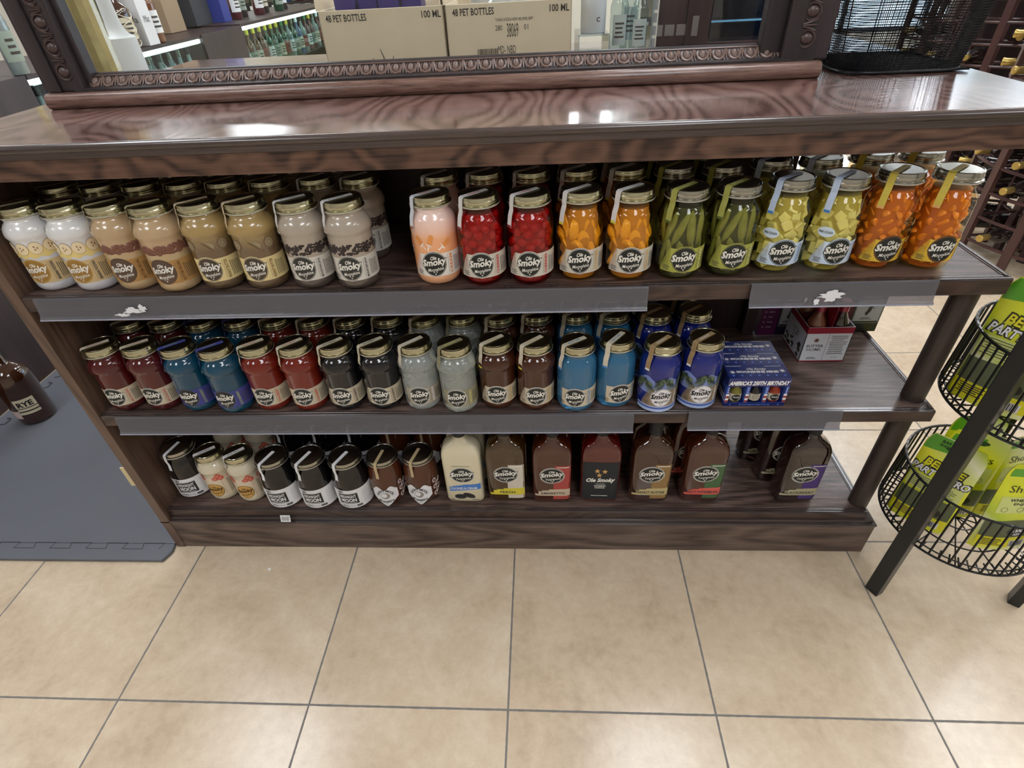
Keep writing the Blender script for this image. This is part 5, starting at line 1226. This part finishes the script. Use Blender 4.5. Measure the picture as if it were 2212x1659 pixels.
def pouch(x, y, z, rz, lean, lab, style, seed, w=0.075, h=0.25):
    root = empty('drink_pouch', (x, y, z), lab, 'pouch', 'yellow-green drink pouches'); root.rotation_euler = (lean, 0, rz)
    r = random.Random(seed); nu, nv = 14, 18; vs = []; fs = []
    def S(u, v, sgn):
        t = v; thick = 0.020 * max(0, 1 - t) ** 0.7 * math.sqrt(max(0, 1 - abs(u) ** 2.5)) + 0.0006
        ww = w * (1 - 0.05 * t); zz = h * t
        if t > 0.86: ww *= math.sqrt(max(0.05, 1 - ((t - 0.86) / 0.16) ** 2)) * 0.35 + 0.65
        return Vector((u * ww, -sgn * (thick + 0.0018 * sin(9 * t + 3 * u + seed) * (1 - abs(u))), zz))
    for sgn in (1, -1):
        o = len(vs)
        for j in range(nv + 1):
            for i in range(nu + 1): vs.append(S(-1 + 2 * i / nu, j / nv, sgn))
        for j in range(nv):
            for i in range(nu):
                q = (o + j * (nu + 1) + i, o + j * (nu + 1) + i + 1, o + (j + 1) * (nu + 1) + i + 1, o + (j + 1) * (nu + 1) + i)
                fs.append(q if sgn > 0 else q[::-1])
    m = MB().add(vs, fs, pouch_material('pouch_foil_%d' % seed, seed), True); b_ = m.build('pouch_body', root)
    p = MB(); F = lambda u, v, l: tuple(S(max(-1, min(1, u / w)), min(1, v / 0.25), 1) + Vector((0, -l, 0)))
    p.rect(F, -w * 0.93, w * 0.93, 0.010, 0.040, M_py, 0.0006, 24); p.cols(F, -w * 0.93, w * 0.93, 24, lambda x: 0.040, lambda x: 0.088 + 0.10 * (x + w) * 0.4, M_pd, 0.0006, rows=6)
    p.lines(F, -w * 0.8, -w * 0.1, 0.014, 0.036, 5, M_pb, 0.001, seed)
    p.rect(F, w * 0.15, w * 0.75, 0.012, 0.030, M_white, 0.0012, 10)
    rr = random.Random(3); xx = w * 0.18
    while xx < w * 0.7: q = rr.choice((0.0008, 0.0014, 0.002)); p.rect(F, xx, xx + q, 0.013, 0.029, M_pb, 0.0016, 1); xx += q + 0.0012
    p.ellipse(F, w * 0.28, 0.056, 0.022, 0.0135, M_pb, 0.0015); p.text(F, '15%', w * 0.28, 0.0595, w=0.022, h=0.0085, mat=M_white, lift=0.002, bold=0.04); p.text(F, 'ABV', w * 0.28, 0.049, w=0.018, h=0.0065, mat=M_white, lift=0.002, bold=0.03)
    lo = p.build('lower_print', b_)
    p = MB(); zc = 0.165
    if style == 'hero':
        p.cols(F, -w * 0.97, w * 0.3, 20, lambda x: 0.206 + 0.15 * (x + w), lambda x: 0.248, M_pg, 0.0006, rows=4)
        p.text(F, 'BAR', -0.034, 0.238, w=0.020, h=0.007, mat=M_pb, lift=0.001, bold=0.03, align='l'); p.text(F, 'SHOTS', -0.034, 0.228, w=0.029, h=0.007, mat=M_pb, lift=0.001, bold=0.03, align='l')
        for tx, ty, tw, c in (('BE THE', 0.176, 0.080, M_py), ('PARTY HERO', 0.152, 0.120, M_white)):
            p.text(F, tx, 0.0, ty, w=tw + 0.006, h=0.0245, mat=M_pb, lift=0.0010, bold=0.09, shear=0.15, rot=-0.05); p.text(F, tx, 0.0, ty, w=tw, h=0.019, mat=c, lift=0.0016, bold=0.03, shear=0.15, rot=-0.05)
        p.cols(F, -w * 0.9, w * 0.9, 20, lambda x: 0.096, lambda x: 0.138, M_pl, 0.0007, rows=4); p.lines(F, -w * 0.8, w * 0.75, 0.100, 0.136, 7, M_pd, 0.0012, seed, fill=0.35)
    else:
        p.text(F, 'Shottys', 0.0, 0.180, w=0.085, h=0.026, mat=M_pb, lift=0.001, bold=-0.002)
        p.rect(F, -w * 0.8, w * 0.8, 0.112, 0.160, M_pl, 0.0007, 20)
        p.text(F, 'WHERE TO', 0.0, 0.151, w=0.062, h=0.009, mat=M_pb, lift=0.0012, bold=0.03); p.text(F, 'ENJOY', 0.0, 0.139, w=0.040, h=0.009, mat=M_pb, lift=0.0012, bold=0.03)
        for k in range(3): p.ring(F, -0.034 + 0.034 * k, 0.123, 0.007, 0.007, 0.001, M_pd, 0.0012)
        p.cols(F, -w * 0.9, w * 0.2, 20, lambda x: 0.218, lambda x: 0.238, M_pg, 0.0006, rows=2)
    p.build('upper_print', b_)
    hd = MB(); hd.ellipse(F, 0.0, 0.226, 0.020, 0.0065, plain('handle_slot_green', (34, 74, 30), 0.4), 0.0022); hd.build('handle_slot', b_)
CX_, CY_ = 1.102, 0.395
pz = 0.1965
for x, y, rz, ln, st_, lab in [(-0.108, -0.012, -0.80, -0.10, 'hero', 'yellow-green drink pouch with outlined capitals at the left of the lower basket'), (0.035, -0.082, 0.02, -0.10, 'shot', 'yellow pouch with script lettering at the front of the lower basket'),
                            (-0.030, 0.020, -0.35, -0.06, 'shot', 'green-grey drink pouch standing in the middle of the lower basket'), (0.088, 0.024, 0.25, -0.04, 'shot', 'yellow drink pouch to the right in the lower basket'), (0.01, 0.090, -0.1, 0.0, 'hero', 'drink pouch at the back of the lower basket')]:
    pouch(CX_ + x, CY_ + y, pz, rz, ln, lab, st_, int(abs(x * 1000)) % 7 + 1, 0.062, 0.24)
for x, y, rz, ln, st_, lab in [(-0.104, -0.004, -0.85, -0.05, 'hero', 'yellow-green pouch with outlined capitals at the left of the upper basket'), (0.030, -0.085, 0.05, -0.06, 'hero', 'yellow pouch at the front of the upper basket behind the black leg'), (0.02, 0.03, -0.2, 0.0, 'shot', 'green drink pouch in the middle of the upper basket')]:
    pouch(CX_ + x, CY_ + y, 0.5575, rz, ln, lab, st_, int(abs(x * 1000)) % 7 + 2, 0.070, 0.265)

# ------------------------------------------------------------------ left: floor mat, bottle, long liquor case
M_mat = plain('grey_foam', (94, 97, 103), 0.55, noise=0.10, nscale=5, bump=0.25)
def tabs(x0, x1, y, n, amp, sgn):
    pts = []; w = (x1 - x0) / n
    for i in range(n):
        a = x0 + w * i
        pts += [(a, y), (a + w * 0.28, y), (a + w * 0.22, y + sgn * amp), (a + w * 0.78, y + sgn * amp), (a + w * 0.72, y)]
    return pts
mat_ = empty('foam_floor_mat', (-1.5, 0.8, 0), 'grey interlocking foam floor mat beside the left end of the counter', 'floor mat')
m = MB(); m.box(-2.02, -1.003, 0.425, 1.86, 0.0005, 0.0115, M_mat); m.build('mat_tile', mat_, loc=(1.5, -0.8, 0), bevel=0.002)
e = MB(); e.box(-2.02, -1.56, 0.368, 0.424, 0.0005, 0.0115, M_mat); e.prism([(-1.559, 0.368), (-1.012, 0.368), (-0.998, 0.40), (-1.003, 0.424), (-1.559, 0.424)], 0.0005, 0.0115, M_mat); e.build('border_strip', mat_, loc=(1.5, -0.8, 0), bevel=0.002)
M_seam = plain('seam_dark', (44, 46, 52), 0.8)
e = MB(); Fm = flat((0, 0, 0.0117), (1, 0, 0), (0, 1, 0))
def seam(pts, wd=0.0011):
    for a, b_ in zip(pts[:-1], pts[1:]):
        a = Vector(a + (0,)); b_ = Vector(b_ + (0,)); d = (b_ - a).normalized(); q = Vector((-d.y, d.x, 0)) * wd
        e.add([tuple(p + Vector((0, 0, 0.0118))) for p in (a - q, b_ - q, b_ + q, a + q)], [(0, 1, 2, 3)], M_seam)
seam(tabs(-2.02, -1.01, 0.405, 9, 0.020, 1)); seam(tabs(-2.02, -1.01, 1.46, 9, 0.022, 1)); seam([(-1.56, 0.368), (-1.56, 0.40)])
for k in range(12): seam([(-1.985, 0.95 + 0.075 * k), (-1.965, 0.955 + 0.075 * k), (-1.965, 0.985 + 0.075 * k), (-1.985, 0.99 + 0.075 * k)], 0.004)
e.build('interlock_seam', mat_, loc=(1.5, -0.8, 0))
fb = empty('whiskey_bottle', (-1.865, 1.005, 0.0125), 'large dark amber whiskey bottle standing on the grey mat at the left edge', 'bottle')
Pw = [(0, 0.006), (0.04, 0.006), (0.052, 0.0), (0.058, 0.004), (0.061, 0.014), (0.0615, 0.15), (0.061, 0.19), (0.055, 0.215), (0.040, 0.232), (0.026, 0.245), (0.0185, 0.258), (0.017, 0.30), (0, 0.30)]
MB().lathe(Pw, plain('dark_amber_glass', (70, 34, 12), 0.03, trans=0.55, coat=1.0), 48).build('bottle_glass', fb, sharp=50)
MB().lathe([(0, 0.285), (0.021, 0.285), (0.021, 0.325), (0, 0.325)], M_cap, 24).build('cap', fb)
q = MB(); Fq = cyl(0.062, 0, 0.95); q.cols(Fq, -0.05, 0.016, 16, lambda x: 0.052, lambda x: 0.118, plain('label_cornsilk', (206, 196, 168), 0.5), 0.0004)
q.text(Fq, 'RYE', -0.018, 0.096, w=0.050, h=0.022, mat=M_black, lift=0.0008, bold=0.04); q.rect(Fq, -0.05, 0.016, 0.078, 0.081, M_black, 0.0008); q.rect(Fq, -0.05, 0.016, 0.063, 0.068, M_black, 0.0008); q.build('label', fb)
q = MB(); Fq = cyl(0.062, 0, -0.35); q.cols(Fq, -0.03, 0.03, 16, lambda x: 0.035, lambda x: 0.07, plain('label_pinkish', (200, 178, 172), 0.5), 0.0004); q.build('label', fb)

M_led = plain('led_strip', (226, 255, 252), 0.4, emit=5.0)
case = empty('liquor_display_case', (-2.3, 3.5, 0), 'long dark wood liquor display case with lit glass shelves at the left', 'display case')
def CS(mb, nm, **k): return mb.build(nm, case, loc=(2.3, -3.5, 0), **k)
CS(MB().box(-2.62, -2.04, 0.25, 1.965, 0.0, 1.035, M_stain), 'cabinet_end', bevel=0.002)
def bay(y0, y1, zt):
    m = MB(); m.box(-2.62, -2.04, y0, y1, zt - 0.018, zt, M_stain); m.box(-2.62, -2.58, y0, y1, 0.0, zt - 0.018, M_stain); m.box(-2.58, -2.04, y0, y1, 0.10, 0.40, M_stain)
    CS(m, 'bay_carcass'); CS(MB().box(-2.56, -2.045, y0 + 0.01, y1 - 0.01, 0.722, 0.730, M_acryl), 'glass_shelf')
    CS(MB().box(-2.065, -2.042, y0 + 0.02, y1 - 0.02, zt - 0.040, zt - 0.020, M_led), 'led_strip')
    CS(MB().box(-2.044, -2.040, y0 + 0.01, y1 - 0.01, 0.40, zt - 0.042, glassy('case_glass', (232, 242, 240), 1.0)), 'front_glass')
bay(1.97, 3.44, 1.035); bay(4.02, 6.30, 1.045)
CS(MB().box(-2.62, -2.03, 3.44, 4.02, 0.0, 1.035, M_stain), 'divider_cabinet', bevel=0.002)
CS(MB().box(-2.62, -2.03, 6.30, 6.40, 0.0, 1.045, M_stain), 'end_panel', bevel=0.002)
BOT = {}
def bg_bottle(x, y, z, h, r_, liq, cap, lab, label=None, grp='bottles in the lit case', key=None, rz=0.0):
    key = key or (round(h, 3), round(r_, 3), liq.name, cap.name, label.name if label else '')
    if key not in BOT:
        root = empty('spirit_bottle', (x, y, z), lab, 'bottle', grp)
        MB().lathe([(0, 0), (r_ * 0.92, 0), (r_, h * 0.015), (r_, h * 0.55), (r_ * 0.9, h * 0.62), (r_ * 0.5, h * 0.70), (r_ * 0.34, h * 0.76), (r_ * 0.34, h * 0.93), (0, h * 0.93)], liq, 18).build('bottle_glass', root, sharp=50)
        MB().lathe([(0, h * 0.86), (r_ * 0.4, h * 0.86), (r_ * 0.4, h), (0, h)], cap, 14).build('cap', root)
        if label:
            q = MB(); F = cyl(r_ * 1.005, 0, rad(70)); q.cols(F, -r_ * 1.3, r_ * 1.3, 10, lambda x: h * 0.14, lambda x: h * 0.46, label, 0.0003); q.lines(F, -r_ * 0.6, r_ * 0.6, h * 0.2, h * 0.4, 3, M_ink, 0.0008); q.build('label', root)
        BOT[key] = root
    else:
        root = copy_tree(BOT[key]); root.location = (x, y, z); root['label'] = lab; root['group'] = grp
    return root
r = random.Random(21)
G_ = [glass_b('bg_clear', (150, 165, 165), 0.3), glass_b('bg_green', (40, 84, 52), 0.2), glass_b('bg_amber', (120, 66, 22), 0.2), glass_b('bg_red', (96, 24, 34), 0.2), glass_b('bg_blue', (60, 96, 150), 0.2), glass_b('bg_dark', (40, 30, 28), 0.1)]
CPS = [M_white, plain('cap_yellow', (222, 202, 60), 0.4), M_black, M_silver, plain('cap_greenish', (60, 120, 70), 0.4)]
LBS = [M_white, plain('label_sage', (150, 164, 150), 0.5), M_cream, plain('label_rust', (150, 70, 50), 0.5)]
GREY = plain('frosted_grey', (120, 128, 130), 0.25, coat=0.5)
ordw = ['nearest', 'second', 'third', 'fourth', 'fifth', 'sixth', 'seventh', 'eighth', 'ninth', 'tenth', 'eleventh', 'twelfth', 'thirteenth', 'fourteenth', 'fifteenth', 'sixteenth', 'seventeenth', 'eighteenth', 'nineteenth', 'twentieth']
for sh, z, h in ((0, 0.730, 0.25),):
    for i in range(13):
        for j in range(2):
            bg_bottle(-2.10 - 0.12 * j, 2.05 + 0.107 * i, z + 0.001, h, 0.036, GREY if (i < 11) else G_[0], M_silver if i % 3 else M_black, '%s bottle in the first lit bay, %s row, %s' % ('grey' if i < 11 else 'clear', ('front', 'rear')[j], 'at the near end' if i == 0 else ordw[i] + ' from the near end'), M_cream if i % 2 else None, 'bottles in the first lit bay')
    for i in range(19):
        c = [G_[2], G_[2], G_[2], G_[2], G_[1], G_[1], G_[1], G_[1], G_[0], G_[1], G_[4], G_[0], G_[3], G_[3], G_[0], G_[3], G_[5], G_[0], G_[3]][i]
        bg_bottle(-2.10, 4.10 + 0.114 * i, z + 0.001, h + 0.02, 0.038, c, CPS[1] if i < 7 else CPS[(i * 2) % 5], 'upright bottle on the glass shelf of the second lit bay, %s' % ('at its near end' if i == 0 else ordw[i] + ' from its near end'), LBS[i % 4], 'bottles in the second lit bay')
# things standing on top of the case
tops = [(-2.30, 2.28, 'amber'), (-2.14, 2.42, 'dark')]
net_bottle = bg_bottle(-2.10, 2.80, 1.037, 0.30, 0.062, glass_b('bg_net', (60, 30, 22), 0.1), M_cream, 'dark netted bottle with a pale cap on top of the lit case', M_cream, 'bottles on top of the case')
nb = MB()
for s_ in (1, -1):
    for k in range(3): nb.tube([(0.065 * cos(a * s_ + k * 2.1), 0.065 * sin(a * s_ + k * 2.1), 0.01 + 0.028 * a) for a in [q * 0.35 for q in range(18)]], 0.0022, M_cream, 5)
nb.build('string_net', net_bottle)
wbx = MB().box(-0.042, 0.042, -0.05, 0.05, 0, 0.36, plain('gift_box_white', (222, 222, 226), 0.5)); Fx_ = flat((0.045, 0, 0), (0, 1, 0), (0, 0, 1))
Fy_ = flat((0, -0.05, 0), (1, 0, 0), (0, 0, 1)); wbx.text(Fy_, 'Ma', 0.0, 0.12, w=0.05, h=0.03, mat=M_ink, lift=0.001); wbx.text(Fx_, 'Mac', 0.0, 0.12, w=0.05, h=0.03, mat=M_ink, lift=0.001)
tag(wbx.build('gift_box', loc=(-2.085, 2.95, 1.037)), 'tall white gift box with dark letters on top of the lit case', 'box')
bg_bottle(-2.085, 3.06, 1.037, 0.33, 0.042, G_[2], M_white, 'amber bottle with a white label and white cap on the lit case', M_white, 'bottles on top of the case')
bb = MB().box(-0.06, 0.06, -0.05, 0.05, 0, 0.36, plain('gift_box_black', (34, 34, 38), 0.5)); tag(bb.build('gift_box', loc=(-2.25, 2.95, 1.037)), 'black gift box behind the white one on the lit case', 'box')
kb = MB().box(-0.10, 0.10, -0.10, 0.10, 0, 0.40, plain('kraft_brown', (158, 134, 108), 0.75, noise=0.06, nscale=25)); tag(kb.build('cardboard_box', loc=(-2.42, 3.72, 1.037), bevel=0.002), 'brown cardboard box on top of the lit case, near the dark divider', 'box')
nb_ = MB().box(-0.10, 0.10, -0.12, 0.12, 0, 0.50, plain('panel_slate', (54, 54, 60), 0.5)); tag(nb_.build('display_carton', loc=(-2.42, 4.09, 1.047)), 'dark slate carton on the far display case, left of the blue box', 'box')
bl_ = MB().box(-0.055, 0.055, -0.06, 0.06, 0, 0.55, plain('gift_box_blue', (46, 58, 140), 0.5)); bl_.box(-0.058, -0.054, -0.064, -0.060, 0.02, 0.5, M_white); tag(bl_.build('gift_box', loc=(-2.30, 4.30, 1.047)), 'royal blue gift box on top of the far display case', 'box')
for i, (c, lb, capm) in enumerate([(G_[3], M_white, M_silver), (G_[5], LBS[1], M_black), (G_[3], M_white, M_white), (G_[5], LBS[2], M_black), (G_[1], LBS[1], M_silver), (G_[5], M_white, M_silver)]):
    bg_bottle(-2.27 - 0.05 * (i % 2), 4.50 + 0.22 * i, 1.047, 0.33, 0.044, c, capm, 'large bottle on top of the second lit bay, %s from its near end' % ordw[i], lb, 'bottles on top of the second bay')
# items at the top-left edge: green box, bottles beyond the cabinet end
gbx = MB().box(-0.045, 0.045, -0.05, 0.05, 0, 0.27, plain('gift_box_green', (42, 128, 96), 0.5)); tag(gbx.build('gift_box', loc=(-2.20, 1.78, 1.037)), 'bright green gift box on the near cabinet end at the top left', 'box')
bg_bottle(-2.16, 1.96 - 0.06, 1.037, 0.22, 0.04, G_[5], M_black, 'dark bottle with a round cream label beside the green box', M_cream, 'bottles on top of the case')
bg_bottle(-2.07, 1.99, 1.037, 0.33, 0.034, G_[0], plain('cap_yellow', 0), 'slim clear bottle just behind the green gift box', LBS[1], 'bottles on top of the case')

# ------------------------------------------------------------------ far wall shelving with price tags
fw = empty('wall_shelving', (-2.5, 8.3, 0), 'long wall shelving with white price tags along its edges, far behind the bar', 'shelving')
m = MB(); m.box(-2.9, 2.2, 0.17, 0.2, 0, 2.0, plain('shelving_back_cream', (206, 198, 170), 0.7)); m.build('back_board', fw)
for z in (0.05, 0.62, 1.00, 1.38):
    s_ = MB().box(-2.9, 2.2, -0.25, 0.17, z - 0.03, z, M_stain).build('shelf_board', fw)
    t = MB(); F = flat((0, -0.25, z - 0.042), (1, 0, 0), (0, 0, 1)); t.box(-2.9, 2.2, -0.254, -0.25, z - 0.07, z - 0.005, M_black)
    F = flat((0, -0.254, z - 0.042), (1, 0, 0), (0, 0, 1))
    for k in range(34): t.rect(F, -2.85 + 0.148 * k, -2.77 + 0.148 * k, -0.022, 0.022, M_white, 0.001, 1)
    t.build('price_tag_rail', s_)
for sh, z in enumerate((0.62, 1.0)):
    for i in range(16):
        bg_bottle(-4.7 + 0.16 * i, 8.22, z + 0.001, 0.29, 0.045, G_[(i * 5 + sh) % 6], CPS[(i + sh) % 5], 'wine bottle on the far wall shelving, %s tagged shelf, %s from the left' % (('lower', 'upper')[sh], ordw[i].replace('nearest', 'first')), LBS[i % 3], 'bottles on the far wall shelving')

# ------------------------------------------------------------------ wine racks at the right
M_disc = plain('rack_plinth_beige', (168, 150, 130), 0.6, noise=0.08, nscale=12)
def rack_bottle(root_loc, rz, lab, grp):
    key = 'rackb'
    if key not in BOT:
        root = empty('wine_bottle', root_loc, lab, 'bottle', grp)
        M_ = Matrix.Rotation(pi / 2, 4, 'X')
        MB().lathe([(0, -0.17), (0.036, -0.17), (0.038, -0.165), (0.038, 0.02), (0.034, 0.045), (0.016, 0.075), (0.0145, 0.085), (0.0145, 0.10), (0, 0.10)], G_[5], 20, M=M_).build('bottle_glass', root, sharp=50)
        MB().lathe([(0.0152, 0.084), (0.0158, 0.085), (0.0158, 0.128), (0.0175, 0.129), (0.0175, 0.138), (0.016, 0.140), (0, 0.140)], plain('gold_foil', (196, 168, 96), 0.3, metal=0.8), 20, M=M_).build('gold_capsule', root, sharp=40)
        BOT[key] = root
    else:
        root = copy_tree(BOT[key]); root['label'] = lab; root['group'] = grp
    root.location = root_loc; root.rotation_euler = (0, 0, rz); return root
def arc_rack(cx, cy, R_, a0, a1, ncol, nrow, z0, dz, lab, plinth, who):
    root = empty('wine_rack', (cx, cy, 0), lab, 'wine rack')
    if plinth: MB().lathe([(0, 0.0005), (R_ + 0.09, 0.0005), (R_ + 0.09, 0.026), (R_ + 0.075, 0.035), (0, 0.035)], M_disc, 64).build('plinth', root)
    zt = z0 + dz * nrow + 0.06
    MB().lathe([(0, 0.036 if plinth else 0.001), (R_ - 0.30, 0.036 if plinth else 0.001), (R_ - 0.30, zt), (0, zt)], M_stain, 48).build('dark_core_fill', root)  # added dark drum so the rack's inside looks shaded instead of see-through
    for i in range(ncol + 1):
        a = a0 + (a1 - a0) * i / ncol
        for rr in (R_, R_ - 0.20):
            Mx = Matrix.Rotation(a, 4, 'Z') @ Matrix.Translation((rr, 0, 0))
            MB().box(-0.011, 0.011, -0.019, 0.019, 0.036 if plinth else 0.0008, zt, M_rackw, Mx).build('upright', root)
        m = MB()
        for j in range(nrow + 1): m.tube([((R_ - 0.2) * cos(a), (R_ - 0.2) * sin(a), z0 + dz * j), (R_ * cos(a), R_ * sin(a), z0 + dz * j)], 0.007, M_rackw, 5)
        m.tube([((R_ - 0.1) * cos(a), (R_ - 0.1) * sin(a), z0), ((R_ - 0.1) * cos(a), (R_ - 0.1) * sin(a), z0 + dz * nrow)], 0.005, M_rackw, 5)
        m.build('spoke_rail', root)
    for rr in (R_, R_ - 0.20):
        m = MB()
        for j in range(nrow + 1):
            m.tube([(rr * cos(a0 + (a1 - a0) * k / 24), rr * sin(a0 + (a1 - a0) * k / 24), z0 + dz * j - 0.008) for k in range(25)], 0.008, M_rackw, 6)
        m.build('hoop_rail', root)
    r = random.Random(ncol)
    for i in range(ncol):
        a = a0 + (a1 - a0) * (i + 0.5) / ncol
        for j in range(nrow):
            if r.random() < 0.45: continue
            rr = R_ - 0.085
            rack_bottle((cx + rr * cos(a), cy + rr * sin(a), z0 + dz * j + 0.0385), a + pi / 2, 'wine bottle lying in the %s, column %s, level %s from the floor' % (who, ordw[i].replace('nearest', 'first'), ordw[j].replace('nearest', 'first')), 'bottles in the ' + who)
arc_rack(3.30, 4.05, 0.72, rad(180), rad(330), 9, 9, 0.10, 0.115, 'curved mahogany wine rack on a round beige plinth, beyond the counter', True, 'curved rack')
arc_rack(2.76, 2.30, 0.50, rad(130), rad(290), 6, 9, 0.10, 0.115, 'dark mahogany wine rack without plinth at the right edge', False, 'right-edge rack')
